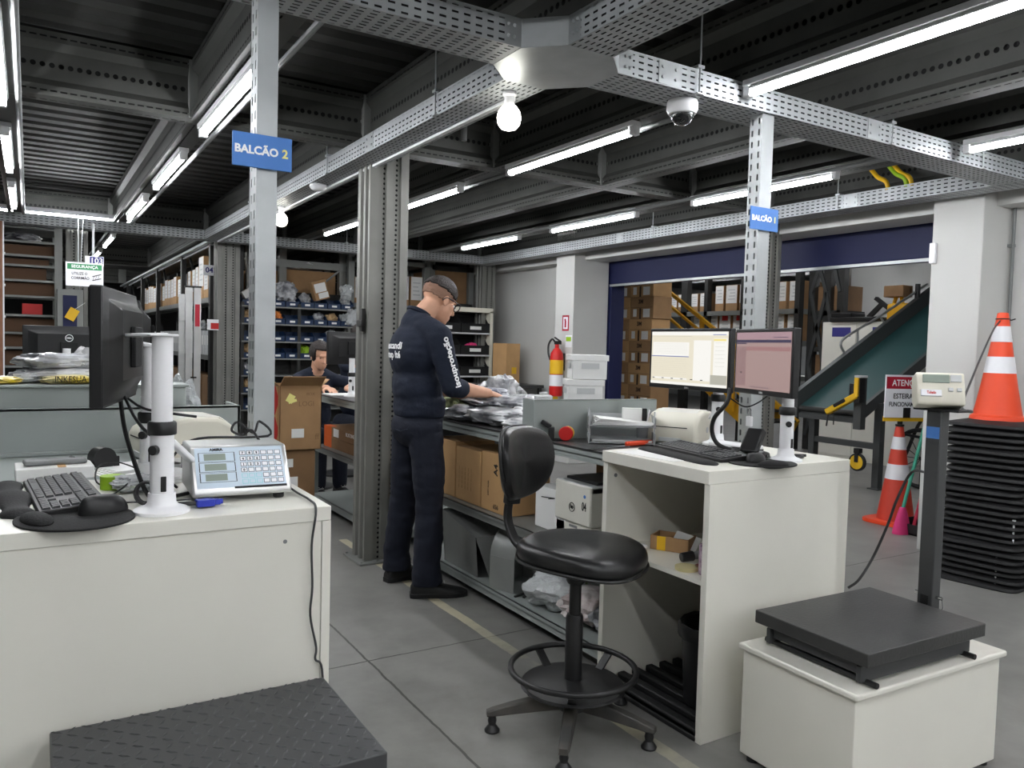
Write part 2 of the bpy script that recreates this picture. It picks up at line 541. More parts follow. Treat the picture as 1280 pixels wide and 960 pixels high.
cprof = [(-.1, -.125), (-.1, -.075), (-.085, -.07), (-.085, -.03), (-.1, -.025), (-.1, .02), (-.085, .025), (-.085, .065), (-.1, .07), (-.1, .125),
         (-.075, .125), (-.07, .107), (-.03, .107), (-.025, .125), (.005, .125), (.01, .107), (.05, .107), (.055, .125), (.1, .125), (.1, -.125)]
CM = perf('punched_upright_steel', (128, 128, 123), .45, .2, [(.03, .0075, 0, -.05, .0075, True), (.03, .0075, 0, .03, .0075, True)])
def column(x, y, label, h=BZ, w=1.0):
    mb = MB().prism([(a, b * w) for a, b in cprof], 'x', 0, h - .012).box(.001, h - .014, -.06, .09, -.1 * w, .09 * w, 1)  # black filler added inside to darken the column's punched holes
    o = struct('steel_column', mb, [CM, BLKM], label, 'column', smooth=False, loc=(x, y, .012), rot=(0, -pi / 2, 0))
    pl = MB().box(0, .012, -.15, .15, -.17, .17)
    for a in (-.13, .13):
        for b in (-.15, -.05, .05, .15): pl.cyl((.012, a, b), (.02, a, b), .009, n=6)
    pl.build('base_plate', STEEL, o, bev=.002, loc=(-.012, 0, 0))
    return o
c0 = column(1.86, 4.58, 'punched grey steel column standing behind the worker in navy')
lt = MB().box(1.40, 1.54, -.06, -.03, .125, .15).box(1.43, 1.47, -.08, -.0, .15, .162)
lt.build('door_latch', DARK, c0, bev=.003)
column(1.95, 9.5, 'grey steel column between the aisle rack and the blue bins')
column(5.38, 4.66, 'grey steel column in the wide opening behind the second counter sign', w=.85)
column(5.27, 9.3, 'dark steel column beside the black bin shelving', w=.8)
column(.43, 9.5, 'grey steel column behind the green and white safety sign', w=.8)
column(-2.2, 4.58, 'grey steel column outside the picture beside the first counter')

# walls
mb = MB().box(5.65, 5.8, -6, 2.79, 0, 2.9).box(5.65, 5.8, 7.66, 14, 0, 2.9).box(5.45, 5.8, -6, 14, 2.36, 2.93)
struct('wall_right', mb, WALLW, 'white painted wall with a concrete lintel over the wide opening', 'wall', smooth=False)
struct('wall_pillar', MB().box(5.3, 5.8, 2.79, 3.13, 0, 2.93), WALLW, 'white pillar of the opening beside the orange traffic cone', 'pillar', bev=.006)
struct('wall_pillar', MB().box(5.3, 5.8, 7.3, 7.66, 0, 2.93), WALLW, 'white pillar carrying the red fire extinguisher', 'pillar', bev=.006)
struct('wall_back', MB().box(-6, 20, -6.1, -6, 0, 3.3), WALLW, smooth=False)
struct('wall_left', MB().box(-5.1, -5, -6, 30, 0, 3.0), WALLG, smooth=False)
struct('wall_far', MB().box(-6, 20, 26, 26.1, 0, 3.3), DARK, smooth=False)
struct('wall_front', MB().box(17, 17.1, -6, 30, 0, 3.3), WALLG, smooth=False)
struct('wall_hall', MB().box(10.2, 16.9, 7.2, 7.35, 0, 2.86), WALLW, 'white partition wall in the hall beyond the opening', 'wall', smooth=False)
sh = struct('door_1', MB().box(5.82, 6.1, 3.0, 7.45, 2.1, 2.42), BLUEP, 'navy blue roller shutter housing over the wide opening', 'shutter', bev=.01)
MB().box(5.815, 5.835, 3.0, 7.45, 2.075, 2.1).build('bottom_rail', GALV, sh)
MB().box(5.82, 6.02, 7.27, 7.45, 0, 2.1).box(5.80, 5.82, 7.30, 7.33, 0, 2.1).build('guide_rail', BLUEP, sh, bev=.006)
MB().box(5.82, 6.02, 2.95, 3.1, 0, 2.1).build('guide_rail', BLUEP, sh, bev=.006)
tag(MB().box(5.27, 5.3, 3.09, 3.13, 1.99, 2.13).build('door_sensor', WPLA, bev=.004), 'small white sensor box on the edge of the pillar by the opening', 'sensor')
mb = MB().tube([(5.625, 2.762, 0), (5.625, 2.762, 2.9)], .011)
for z in (.4, 1.3, 2.1): mb.box(5.605, 5.645, 2.755, 2.79, z, z + .02)
tag(mb.build('conduit_pipe', MGREY), 'thin grey vertical conduit on the white pillar above the cone', 'conduit')

# ------------------------------------------------------------------ cable trays
TZ = 2.41
def tray(p, L, rot, label, rods=(), plates=(), w=.2, h=.1):
    t = thing('cable_tray', label, 'cable tray', (p[0], p[1], TZ), rot, 'perforated cable trays')
    pr = [(-w / 2 + .014, h - .006), (-w / 2 + .014, h), (-w / 2, h), (-w / 2, 0), (w / 2, 0), (w / 2, h), (w / 2 - .014, h), (w / 2 - .014, h - .006)]
    mb = MB().grid([[(0, a, b) for a, b in pr], [(L, a, b) for a, b in pr]])
    mb.build('channel', TRAYM, t, smooth=False)
    cb = MB()
    for q in range(4):
        for y_ in (-w / 2 + .013, w / 2 - .013, -.03, .03): cb.cyl((.01, y_, .0135 + q * .0215), (L - .01, y_, .0135 + q * .0215), .0105, n=8)
    cb.build('cable_bundle', BLKR, t)  # black cables added in the tray so its slots read dark
    for x in rods:
        r = MB().cyl((x, -w / 2 - .012, 0), (x, -w / 2 - .012, 2.83 - TZ), .004, n=6)
        r.box(x - .018, x + .018, -w / 2 - .02, -w / 2 + .03, h, h + .012).box(x - .018, x + .018, -w / 2 - .022, -w / 2 - .004, -.006, .0)
        r.build('hanger_rod', GALV, t)
    for x in plates:
        g = MB().box(x - .055, x + .055, -w / 2 - .003, -w / 2 - .0005, .004, h - .004)
        for a in (-.035, .035):
            for b in (.03, .07): g.cyl((x + a, -w / 2 - .008, b), (x + a, -w / 2 - .003, b), .006, n=8)
        g.build('splice_plate', GALV, t, bev=.001)
    return t
JX, JY = 1.715, 2.52        # crossing of the trays
tray((-1.6, JY), JX - .22 + 1.6, 0, 'perforated steel tray running to the first counter post', (2.3,), (1.0,))
tray((JX + .22, JY), 5.05 - JX - .22, 0, 'perforated steel tray meeting the tilted end of the second counter post', (.42, 1.75, 2.6), (.26, 1.62))
tray((JX, -1.6), JY - .22 + 1.6, pi / 2, 'perforated steel tray coming over the camera to the crossing', (), (3.1,))
tray((JX, JY + .22), 9.0 - JY - .22, pi / 2, 'long perforated steel tray over the worker with hanging bulbs', (.6, 2.15, 4.2), (1.45, 4.1)).scale.y = -1
tray((5.15, 1.6), 7.6, pi / 2, 'perforated steel tray running along the lintel of the wide opening', (2.1, 4.1), (2.0, 4.6)).scale.y = -1
tray((-3, 9.1), 8.05, 0, 'far perforated steel tray across the racking aisle', (3.9, 5.0, 6.2), (4.7, 7.0))
# crossing piece
t = thing('tray_junction', 'galvanised four-way crossing piece where the perforated trays meet', 'cable tray', (JX, JY, TZ))
a, b = .1, .22
pl = [(-a, -b), (a, -b), (b, -a), (b, a), (a, b), (-a, b), (-b, a), (-b, -a)]
MB().prism(pl, 'z', -.001, .001).build('base_plate', GALV, t, smooth=False)
for k in range(4):
    q = [(a, b), (b, a)]
    R = Matrix.Rotation(k * pi / 2, 4, 'Z')
    p0, p1 = R @ Vector((a, b, 0)), R @ Vector((b, a, 0))
    e0, e1 = R @ Vector((a, b + .07, 0)), R @ Vector((b + .07, a, 0))
    mb = MB()
    up = Vector((0, 0, .1))
    out = (R @ Vector((1, 1, 0))).normalized() * .0025
    for s0, s1 in ((e0, p0), (p0, p1), (p1, e1)):
        mb.quad(s0 + out, s1 + out, s1 + up + out, s0 + up + out); mb.quad(s0, s1, s1 + up, s0 + up)
    for s0, dd in ((e0, p0), (e1, p1)):
        for f in (.25, .6):
            for z in (.03, .07):
                c = s0.lerp(dd, f) + Vector((0, 0, z)); mb.cyl(c + out, c + out * 3.5, .006, n=8)
    mb.build('corner_wall', GALV, t, smooth=False)

# ------------------------------------------------------------------ tube lights
TUBEM = emi('lit_tube', (250, 252, 255), 9.5)
def make_tube(label, group):
    t = thing('tube_light', label, 'tube light', (0, 0, 0), 0, group)
    MB().box(-.03, .03, -.625, .625, .022, .05).box(-.026, .026, -.59, .59, .006, .022).build('housing', WPLA, t, bev=.004)
    MB().cyl((0, -.595, 0), (0, .595, 0), .019, n=14).build('lamp_tube', TUBEM, t)
    for s in (-1, 1):
        MB().box(-.022, .022, s * .61 - .018, s * .61 + .018, -.022, .03).build('end_cap', WPLA, t, bev=.004)
        MB().box(-.02, .02, s * .45 - .01, s * .45 + .01, .05, .0505).build('mounting_clip', GALV, t)
    return t
tube0 = make_tube('lamp', 'tube lights')
LZ = 2.459
first = [True]
def lamp(x, y, label, z=LZ, rz=0):
    if first[0]:
        first[0] = False
        tube0.location = (x, y, z); tube0['label'] = label; tube0.rotation_euler = (0, 0, rz); return tube0
    return dup(tube0, (x, y, z), rz, label)
rows = [('in the row over the first counter', .81, (-4.6, -3.1, -1.6, .2, 3.97, 5.83, 7.66, 10.5, 12.4, 14.9, 17.0, 18.6)),  # the lamps farthest behind the camera are unseen, added for front light
        ('in the row over the long bench', 2.63, (-4.6, -3.1, -1.6, -.05, 1.78, 3.75, 5.65, 7.42)),
        ('in the row before the lintel', 4.27, (-4.6, -3.1, -1.6, -.05, 1.74, 3.77, 5.65, 7.47)),
        ('in the row over the brown panel', -.11, (-4.6, -3.1, -1.6, .2, 2.1, 3.97, 5.83, 7.66))]
for nm, x, ys in rows:
    for k, y in enumerate(ys):
        lamp(x, y, 'lit tube light, %s from the camera end %s' % (ORD[k], nm))
lamp(.32, 9.12, 'lit white tube light lying along the far cable tray', TZ + .127, pi / 2)
for k, (x, y, z) in enumerate(((6.5, 1.5, 2.9), (6.5, 5.2, 2.9), (8.1, 3.4, 2.9), (8.1, 6.6, 2.9), (8.4, 9.4, 2.9), (11.2, 9.0, 2.3), (11.2, 11.0, 2.3), (11.2, 13.0, 2.3), (13.5, 10.4, 2.4), (13.5, 12.4, 2.4), (11.5, 4.2, 2.9), (11.5, 6.0, 2.9))):  # the high ones are added, hidden above the shutter, to brighten the hall
    lamp(x, y, 'lit tube light, %s from the opening in the hall beyond' % ORD[k], z)
for nm, x, a, b in (('first counter', .87, 1.2, 8.9), ('long bench', 2.69, 2.7, 8.9), ('lintel', 4.22, 2.7, 8.9), ('brown panel', -.06, 1.0, 8.9)):
    tag(MB().tube([(x + .02, a, 2.49), (x + .02, b, 2.49)], .014).build('conduit_pipe', MGREY), 'grey conduit along the lamp row of the %s' % nm, 'conduit')

# bulbs under the long tray
BULBM = emi('lit_bulb', (255, 252, 240), 1.2)
def bulb(x, y, label):
    t = thing('hanging_bulb', label, 'light bulb', (x, y, TZ - .002), 0, 'bulbs under the long tray')
    MB().lathe([(.03, 0), (.03, -.012), (.022, -.02), (.022, -.055)], 20).build('lamp_holder', WPLA, t)
    MB().lathe([(.018, -.05), (.03, -.058), (.046, -.08), (.051, -.105), (.046, -.132), (.032, -.15), (.008, -.158)], 24).build('glass_bulb', BULBM, t)
    return t
bulb(JX, 2.86, 'large lit bulb under the tray crossing, nearer of the two hanging bulbs')
bulb(JX, 6.35, 'lit bulb under the long tray, farther of the two hanging bulbs')
mb = MB().box(JX + .03, JX + .055, 2.9, 9, TZ - .018, TZ - .002)
tag(mb.build('cable_duct', WPLA, bev=.002), 'thin white cable duct clipped under the long tray', 'cable duct')
t = thing('smoke_detector', 'white disc smoke detector under the long cable tray', 'smoke detector', tuple(at(407, 232, z=TZ - .002)))
t.location.x = JX - .04
MB().lathe([(.055, 0), (.06, -.012), (.05, -.03), (.03, -.04), (.01, -.042)], 24).build('cover', WPLA, t)
# dome camera under the near tray
p = at(861, 123, z=TZ)
t = thing('dome_camera', 'white dome security camera under the perforated tray', 'security camera', (p.x, JY, TZ - .001))
MB().lathe([(.02, 0), (.062, -.001), (.066, -.01), (.066, -.04), (.058, -.056), (.046, -.058)], 32).build('housing', WPLA, t)
MB().lathe([(.046, -.056), (.046, -.064), (.042, -.08), (.03, -.095), (.014, -.102), (.004, -.104)], 32).build('dome', GLASSD, t)
MB().lathe([(.05, -.054), (.051, -.064), (.046, -.066), (.045, -.056)], 32).build('trim_ring', CHROME, t)
# hanging sensor near the column and yellow hoses on the tray
p = at(580, 166, y=4.485)
t = thing('tray_sensor', 'small grey cylinder hanging from a hooked pipe under the tray', 'sensor', (p.x, p.y, p.z))
MB().lathe([(.018, -.05), (.02, -.045), (.02, .05), (.012, .06)], 16).build('body', MGREY, t)
MB().tube([(0, 0, .06), (0, 0, .09), (.02, 0, .12), (.05, 0, .12), (.05, 0, .22)], .008).build('hook_pipe', GALV, t)
for k, (px, dx) in enumerate(((1105, 0), (1128, .03), (1134, .06))):
    p = at(px, 228, x=5.2)
    mb = MB().tube([(5.2, p.y + .02, 2.42), (5.2, p.y - .03, 2.5), (5.18, p.y - .03, 2.58), (5.2, p.y + .05, 2.63), (5.22, p.y + .12, 2.7)], .016, 10)
    tag(mb.build('cable_loop', YEL if k != 1 else LIME), 'yellow looped cable, %s from the column, rising out of the tray by the lintel' % ORD[k], 'cable', 'yellow cables')

# ------------------------------------------------------------------ slotted posts and the counter signs
def post(x0, x1, y0, y1, label):
    t = thing('slotted_post', label, 'post', ((x0 + x1) / 2, (y0 + y1) / 2, 0), 0, 'slotted posts of the counters')
    w, d = x1 - x0, y1 - y0
    pr = [(-d / 2, w / 2), (-d / 2, -w / 2), (d / 2, -w / 2), (d / 2, w / 2)]     # local y, local z (= -x)
    o = MB().prism(pr, 'x', 0, TZ + .1 - .006).build('channel', POSTM2, t, rot=(0, -pi / 2, 0), loc=(0, 0, .006), smooth=False)
    MB().box(-.08, .08, -.07, .07, 0, .008).build('foot_plate', GALV, t, bev=.001)
    return t
def slot_y(name):
    m = perf(name, (186, 190, 191), .42, .4, [(.05, .013, 0, -.018, .0045, False), (.05, .013, 0, .02, .0045, False)])
    return m
POSTM2 = slot_y('slotted_post_steel')
PLAINM = GALV
def slotted(x0, x1, y0, y1, label):
    t = thing('slotted_post', label, 'post', ((x0 + x1) / 2, (y0 + y1) / 2, 0), 0, 'slotted posts of the counters')
    w, d = (x1 - x0) / 2, (y1 - y0) / 2
    L = TZ - .006
    mb = MB()
    # -x and +x faces slotted (material 0), -y and +y faces plain (1); local x runs up
    for sx in (1, -1): mb.quad((0, -d, sx * w), (0, d, sx * w), (L, d, sx * w), (L, -d, sx * w), 0)
    for sy in (1, -1): mb.quad((0, sy * d, -w), (0, sy * d, w), (L, sy * d, w), (L, sy * d, -w), 1)
    mb.build('channel', [POSTM2, PLAINM], t, rot=(0, -pi / 2, 0), loc=(0, 0, .006), smooth=False)
    MB().box(-.08, .08, -.06, .06, 0, .008).build('foot_plate', GALV, t, bev=.001)
    return t
slotted(.588, .650, 2.46, 2.54, 'tall slotted steel post carrying the sign of counter two')
slotted(2.775, 2.85, 2.44, 2.51, 'tall slotted steel post carrying the sign of counter one')
t = thing('counter_sign', 'blue sign BALCÃO with pale yellow two, behind the price scale counter', 'sign', (.602, 2.445, 1.915))
MB().box(-.088, .088, -.003, .003, -.05, .05).build('plate', SIGNB, t, bev=.001)
text('BALCÃO', .033, INKW, t, (-.018, -.0035, 0), FY, bold=.0012)
text('2', .036, INKY, t, (.067, -.0035, 0), FY, bold=.0012)
t = thing('counter_sign', 'blue sign BALCÃO with one, above the two monitors', 'sign', (2.80, 2.43, 1.945))
MB().box(-.09, .09, -.003, .003, -.05, .05).build('plate', SIGNB, t, bev=.001)
text('BALCÃO', .033, INKW, t, (-.018, -.0035, 0), FY, bold=.0012)
text('1', .036, INKY, t, (.067, -.0035, 0), FY, bold=.0012)
# ================================================================== COUNTERS (front of the picture)
def keyboard(label, loc, rz):
    t = thing('keyboard', label, 'keyboard', loc, rz)
    b = MB(); L, D = .44, .135
    b.prism([(-D / 2, .0), (-D / 2, .012), (D / 2, .026), (D / 2, .0)], 'x', -L / 2, L / 2)
    b.build('case', BLK, t, bev=.003)
    k = MB()
    def key(x, y, w, d=.0165):
        z = .012 + (y + D / 2) / D * .014
        c = .0012
        k.add([(x, y, z - .001), (x + w, y, z - .001), (x + w, y + d, z), (x, y + d, z), (x + c, y + c, z + .005), (x + w - c, y + c, z + .005), (x + w - c, y + d - c, z + .0065), (x + c, y + d - c, z + .0065)],
              [(4, 5, 6, 7), (0, 1, 5, 4), (1, 2, 6, 5), (2, 3, 7, 6), (3, 0, 4, 7)])
    P = .019
    for r in range(6):
        y = -D / 2 + .008 + r * P + (.004 if r == 5 else 0)
        if r == 0:
            xs = [(0, .023), (.0245, .023), (.049, .022), (.0725, .112), (.186, .022), (.2095, .022), (.233, .022), (.2565, .028)]
        else:
            xs = [(i * P, .0172) for i in range(15)]
        for x, w in xs: key(-L / 2 + .008 + x, y, w)
        if r in (0, 1, 4, 5):
            for i in range(3): 
                if r != 1 or i == 1: key(-L / 2 + .304 + i * P, y, .0172)
        if r < 5:
            for i in range(4): key(-L / 2 + .366 - .005 + i * .0178, y, .0162)
    k.build('keys', KEYM, t, smooth=False)
    return t

def mouse(label, loc, rz):
    t = thing('computer_mouse', label, 'mouse', loc, rz)
    mb = MB(); rows = []
    for i in range(13):
        ph = i / 12 * pi / 2
        rows.append([(.031 * cos(ph) ** .5 * (1 + .12 * sin(a)) * cos(a), .056 * cos(ph) ** .5 * sin(a), .038 * sin(ph) * (1 - .25 * cos(ph) * sin(a))) for a in [2 * pi * j / 28 for j in range(28)]])
    mb.grid(rows, 0, True); mb.add(rows[0], [tuple(range(28))])
    mb.build('shell', BLK, t)
    MB().box(-.004, .004, .012, .028, .028, .037).build('scroll_wheel', KEYM, t, bev=.002)
    MB().tube([(0, .05, .012), (.005, .1, .006), (.03, .15, .004), (.05, .19, .004)], .002, 6).build('cord', BLK, t)
    return t

def mousepad(label, loc, rz, sx=.125, sy=.105):
    t = thing('mouse_pad', label, 'mouse pad', loc, rz)
    MB().lathe([(.001, 0), (1, 0), (1.0, .004), (.97, .006), (.001, .006)], 40, sx=sx, sy=sy).build('mat', BLKM, t)
    mb = MB(); ico((-.0, -.075, .008), (.06, .028, .016), mb=mb)
    mb.build('wrist_rest', BLKM, t)
    return t

def monitor(label, loc, rz, w, h, back_logo=None, screen=None, tilt=0, deep=.05, brand=None):
    """screen towards local -y, origin at the middle of the bottom edge"""
    t = thing('monitor', label, 'monitor', loc, rz, rot=(tilt, 0, rz))
    e = .014
    b = MB().box(-w / 2, w / 2, -.006, .022, 0, h)
    b.build('bezel', BLK, t, bev=.004)
    k = MB()
    r0 = [(-w / 2 + .006, .022, .006), (w / 2 - .006, .022, .006), (w / 2 - .006, .022, h - .006), (-w / 2 + .006, .022, h - .006)]
    r1 = [(-w / 2 + .03, .03, .03), (w / 2 - .03, .03, .03), (w / 2 - .03, .03, h - .03), (-w / 2 + .03, .03, h - .03)]
    r2 = [(-w / 2 + .08, deep, .06), (w / 2 - .08, deep, .06), (w / 2 - .08, deep, h - .05), (-w / 2 + .08, deep, h - .05)]
    k.grid([r0, r1, r2], 0, True); k.add(r2, [(0, 1, 2, 3)])
    k.build('back_cover', BLK, t, bev=.004)
    MB().box(-.05, .05, deep, deep + .012, h / 2 - .05, h / 2 + .05).build('mount_plate', BLKM, t, bev=.003)
    if back_logo:
        g = MB().tube([(.021 * cos(a), deep + .001, h - .075 + .021 * sin(a)) for a in [2 * pi * j / 28 for j in range(28)]], .0022, 6, closed=True)
        o = g.build('logo_ring', INKW, t)
        text('DELL', .013, INKW, t, (0, deep + .0015, h - .075), (pi / 2, 0, pi), name='logo_lettering', bold=.0006)
    s = MB().box(-w / 2 + e, w / 2 - e, -.0075, -.006, e + .006, h - e)
    mats = [screen[0] if screen else BLKM]
    if screen:
        iw, ih = w - 2 * e, h - 2 * e - .006
        for (x0, x1, y0, y1, m) in screen[1]:
            ly = .0079 + .0001 * screen[1].index((x0, x1, y0, y1, m))
            X0, X1 = -w / 2 + e + x0 * iw, -w / 2 + e + x1 * iw
            Y0, Y1 = h - e - y1 * ih, h - e - y0 * ih
            if m not in mats: mats.append(m)
            s.quad((X0, -ly, Y0), (X1, -ly, Y0), (X1, -ly, Y1), (X0, -ly, Y1), mats.index(m))
    s.build('screen', mats, t, smooth=False, fix=False)
    if brand: text(brand, .012, LGREY, t, (0, -.0065, .009), FY, name='brand_lettering')
    return t

def arm_pole(label, loc, rz, h, collar, strut=True, top=None):
    t = thing('monitor_stand', label, 'monitor stand', loc, rz)
    MB().lathe([(.06, 0), (.06, .007), (.052, .011), (.038, .015), (.031, .022), (.029, .045)], 32).build('base', WPLA, t)
    MB().cyl((0, 0, .03), (0, 0, collar), .0255, n=24).build('lower_pole', WPLA, t)
    mb = MB().cyl((0, 0, collar), (0, 0, h), .0225, n=24)
    for z in (.06, .11): mb.cyl((-.0235, 0, collar + z), (-.022, 0, collar + z), .003, n=8)
    mb.build('upper_pole', WPLA, t)
    MB().lathe([(.03, collar - .012), (.031, collar - .01), (.031, collar + .014), (.028, collar + .018)], 24).build('collar', BLK, t)
    MB().cyl((-.016, -.02, collar - .045), (-.024, -.028, collar - .045), .011, n=16).build('knob', BLK, t)
    sl = MB().prism([(-.006, .05), (.006, .05), (.006, .085), (-.006, .085)], 'y', -.027, -.024)
    sl.build('cable_slot', BLK, t, bev=.003)
    if strut:
        MB().bar((.02, .01, collar - .03), (.09, .13, collar - .1), .018, .014).build('keyboard_strut', WPLA, t, bev=.004)
    if top:
        MB().box(-.03, .03, -.03, .03, h, h + .006).bar((0, 0, h + .004), (top[0], top[1], h + top[2]), .03, .008).build('top_bracket', WPLA, t, bev=.002)
    return t

# ------------------------------------------------------------------ first counter
t = thing('service_counter', 'white laminate counter with the price scale and a keyboard on it', 'counter', (0, 2.135, 0))
MB().box(-.95, .625, -.3, .3, .915, .95).build('countertop', W, t, bev=.002)
MB().box(-.95, .603, -.296, -.272, 0, .9145).build('front_panel', W, t, bev=.001)
MB().box(.6035, .625, -.3, .3, 0, .9145).build('side_panel', W, t, bev=.001)
MB().box(-.95, .6, .275, .295, .15, .9145).build('back_panel', W, t)
MB().cyl((.515, -.2965, .873), (.515, -.296, .873), .005, n=12).build('cam_cap', MGREY, t)

t = thing('scale_pedestal', 'white box pedestal under the diamond plate floor scale', 'pedestal', (.32, 1.605, 0))
MB().box(-.29, .285, -.21, .20, 0, .43).build('body', W, t, bev=.002)
MB().box(-.3, .295, -.22, .21, .43, .45).build('top_board', W, t, bev=.003)
t = thing('floor_scale', 'black diamond plate weighing platform in front of the white counter', 'scale', (.315, 1.605, .45))
b = MB().box(-.282, .288, -.196, .205, .055, .09)
b.build('platform', DGREY, t, bev=.003)
mb = MB()
for i in range(21):
    for j in range(15):
        x = -.27 + i * .0272; y = -.185 + j * .0272
        a = (pi / 4 if (i + j) % 2 else -pi / 4) + .12
        L, Wd = .0135, .0036
        u = Vector((cos(a), sin(a), 0)); v = Vector((-sin(a), cos(a), 0)); c = Vector((x, y, .0901)); up = Vector((0, 0, .0022))
        mb.add([c - u * L, c + v * Wd, c + u * L, c - v * Wd, c - u * L * .5 + up, c + u * L * .5 + up], [(0, 3, 4), (0, 4, 1), (3, 2, 5), (3, 5, 4), (2, 1, 5), (1, 4, 5)])
mb.build('tread_pattern', DGREY, t, smooth=False)
MB().box(-.26, .265, -.17, .19, 0.012, .055).build('frame', BLK, t, bev=.002)
for sx in (-.2, .2):
    for sy in (-.13, .14): MB().cyl((sx, sy, 0), (sx, sy, .013), .02, n=12).build('foot', BLKR, t)

keyboard('black full-size keyboard lying across the counter beside the side-on monitor', (.068, 2.19, .951), radians(-86))
mouse('black mouse on the round pad at the first counter edge', (.14, 1.95, .957), radians(-62))
mousepad('black round mouse pad overhanging the first counter edge', (.085, 1.925, .9505), radians(-75), .13, .115)
t = thing('wrist_rest', 'black wavy keyboard wrist rest at the end of the first counter', 'wrist rest', (-.035, 2.2, .9505), radians(94))
mb = MB(); rows = []
for i in range(25):
    f = i / 24; x = -.23 + .46 * f
    w = .036 + .009 * cos(f * 4 * pi); hh = .016 + .006 * cos(f * 4 * pi)
    e = sqrt(max(0.02, 1 - (2 * f - 1) ** 8))
    rows.append([(x, w * cos(a) * e, max(0, hh * sin(a) * e)) for a in [2 * pi * j / 20 for j in range(20)]])
mb.grid(rows, 0, True).build('pad', BLKM, t)

R_ = radians(-104.2)
monitor('black monitor seen nearly edge-on over the first counter', (.175, 2.18, 1.185), R_, .47, .275, tilt=0)
monitor('black monitor half hidden behind the edge-on monitor', (.285, 2.78, 1.215), radians(-97), .44, .24)
arm_pole('white monitor pole at the front of the first counter', (.257, 1.925, .9505), 0, .4, .19, top=(-.07, .16, .0))
p = at(185, 597, z=.9505)
arm_pole('white monitor pole standing behind the front pole of the first counter', (.288, 2.40, .9505), 0, .37, .17, False, top=(-.02, .1, .01))

# price computing scale
t = thing('price_scale', 'chrome price computing scale with pale keypad reading AMIRA', 'scale', (.455, 2.09, .9505), radians(-3))
bp = [(-.115, .014), (-.115, .03), (-.035, .128), (.11, .128), (.11, .014)]
MB().prism(bp, 'x', -.118, .118).build('body', INOX, t, bev=.006)
for sx in (-.09, .09):
    for sy in (-.09, .08): MB().lathe([(.012, 0), (.014, .003), (.014, .015)], 14, (sx, sy, 0)).build('foot', BLK, t)
ang = atan2(.098, .08)
def onpanel(mb, x0, x1, v0, v1, lift, m=0):
    o = Vector((0, -.115, .03)); vv = Vector((0, .08, .098)).normalized(); n = Vector((0, -.098, .08)).normalized()
    P = lambda x, v: tuple(o + Vector((x, 0, 0)) + vv * v + n * lift)
    return mb.quad(P(x0, v0), P(x1, v0), P(x1, v1), P(x0, v1), m)
k = MB()
onpanel(k, -.106, .106, .006, .121, .0008, 0)
for r in range(3):
    v = .026 + r * .029
    onpanel(k, -.098, -.012, v - .004, v + .023, .0011, 3)
    onpanel(k, -.096, -.014, v - .003, v + .022, .0013, 0)
    onpanel(k, -.085, -.034, v, v + .019, .0016, 1)
for c in range(6):
    for r in range(6):
        x = .0 + c * .0172; v = .014 + r * .0165
        cyan = r < 2 and c < 3
        onpanel(k, x, x + .0145, v, v + .0125, .0011, 4 if cyan else 3)
        onpanel(k, x + .0012, x + .0133, v + .0012, v + .0113, .0014, 2 if not cyan else 0)
onpanel(k, -.02, .106, .002, .008, .0012, 3)
k.build('keypad', [PANELB, LCD, SIGNW, INKK, CYAN], t, smooth=False, fix=False)
vv = Vector((0, .08, .098)).normalized(); n = Vector((0, -.098, .08)).normalized()
def ptext(s, size, x, v, m=INKK, nm='lettering'):
    q = Vector((0, -.115, .03)) + Vector((x, 0, 0)) + vv * v + n * .0018
    text(s, size, m, t, q, (ang, 0, 0), nm, ext=.0001, bold=.0004)
ptext('AMIRA', .0105, -.055, .1145, nm='brand_lettering')
for r, row in enumerate(('7 8 9', '4 5 6', '1 2 3', '0')):
    for c, ch in enumerate(row.split()): ptext(ch, .009, .0072 + c * .0172, .102 - r * .0165, nm='key_lettering')
tag(MB().tube([(.575, 2.06, .972), (.59, 2.02, .956), (.592, 1.9, .955), (.585, 1.828, .945), (.575, 1.826, .86), (.578, 1.826, .76), (.574, 1.826, .69), (.59, 1.828, .61), (.588, 1.826, .58), (.606, 1.829, .55), (.612, 1.828, .4)], .0028, 8).build('scale_cable', DGREY),
    'thin dark cable hanging down the front of the first counter', 'cable')
mb = MB().tube([(.53, 2.15, 1.075), (.52, 2.2, 1.1), (.5, 2.22, 1.085), (.47, 2.21, 1.10), (.49, 2.23, 1.12), (.53, 2.22, 1.09), (.55, 2.24, 1.12), (.57, 2.22, 1.08), (.4, 2.3, 1.07), (.34, 2.3, 1.03), (.31, 2.25, .98), (.33, 2.2, .955)], .0035, 8)
tag(mb.build('curled_cable', BLK), 'black curled cable looped over the top of the price scale', 'cable')
t = thing('video_plug', 'blue video plug lying against the price scale', 'plug', (.352, 1.935, .962), radians(4))
MB().box(-.02, .02, -.015, .015, -.008, .008).box(.02, .034, -.011, .011, -.006, .006).build('plug_body', USBB, t, bev=.002)
MB().cyl((.034, 0, 0), (.04, 0, 0), .006, n=10).build('screw_end', USBB, t)
MB().tube([(-.02, 0, 0), (-.05, .01, 0), (-.1, .05, -.004), (-.06, .12, -.005), (.0, .16, -.005)], .005, 8).build('lead', BLK, t)

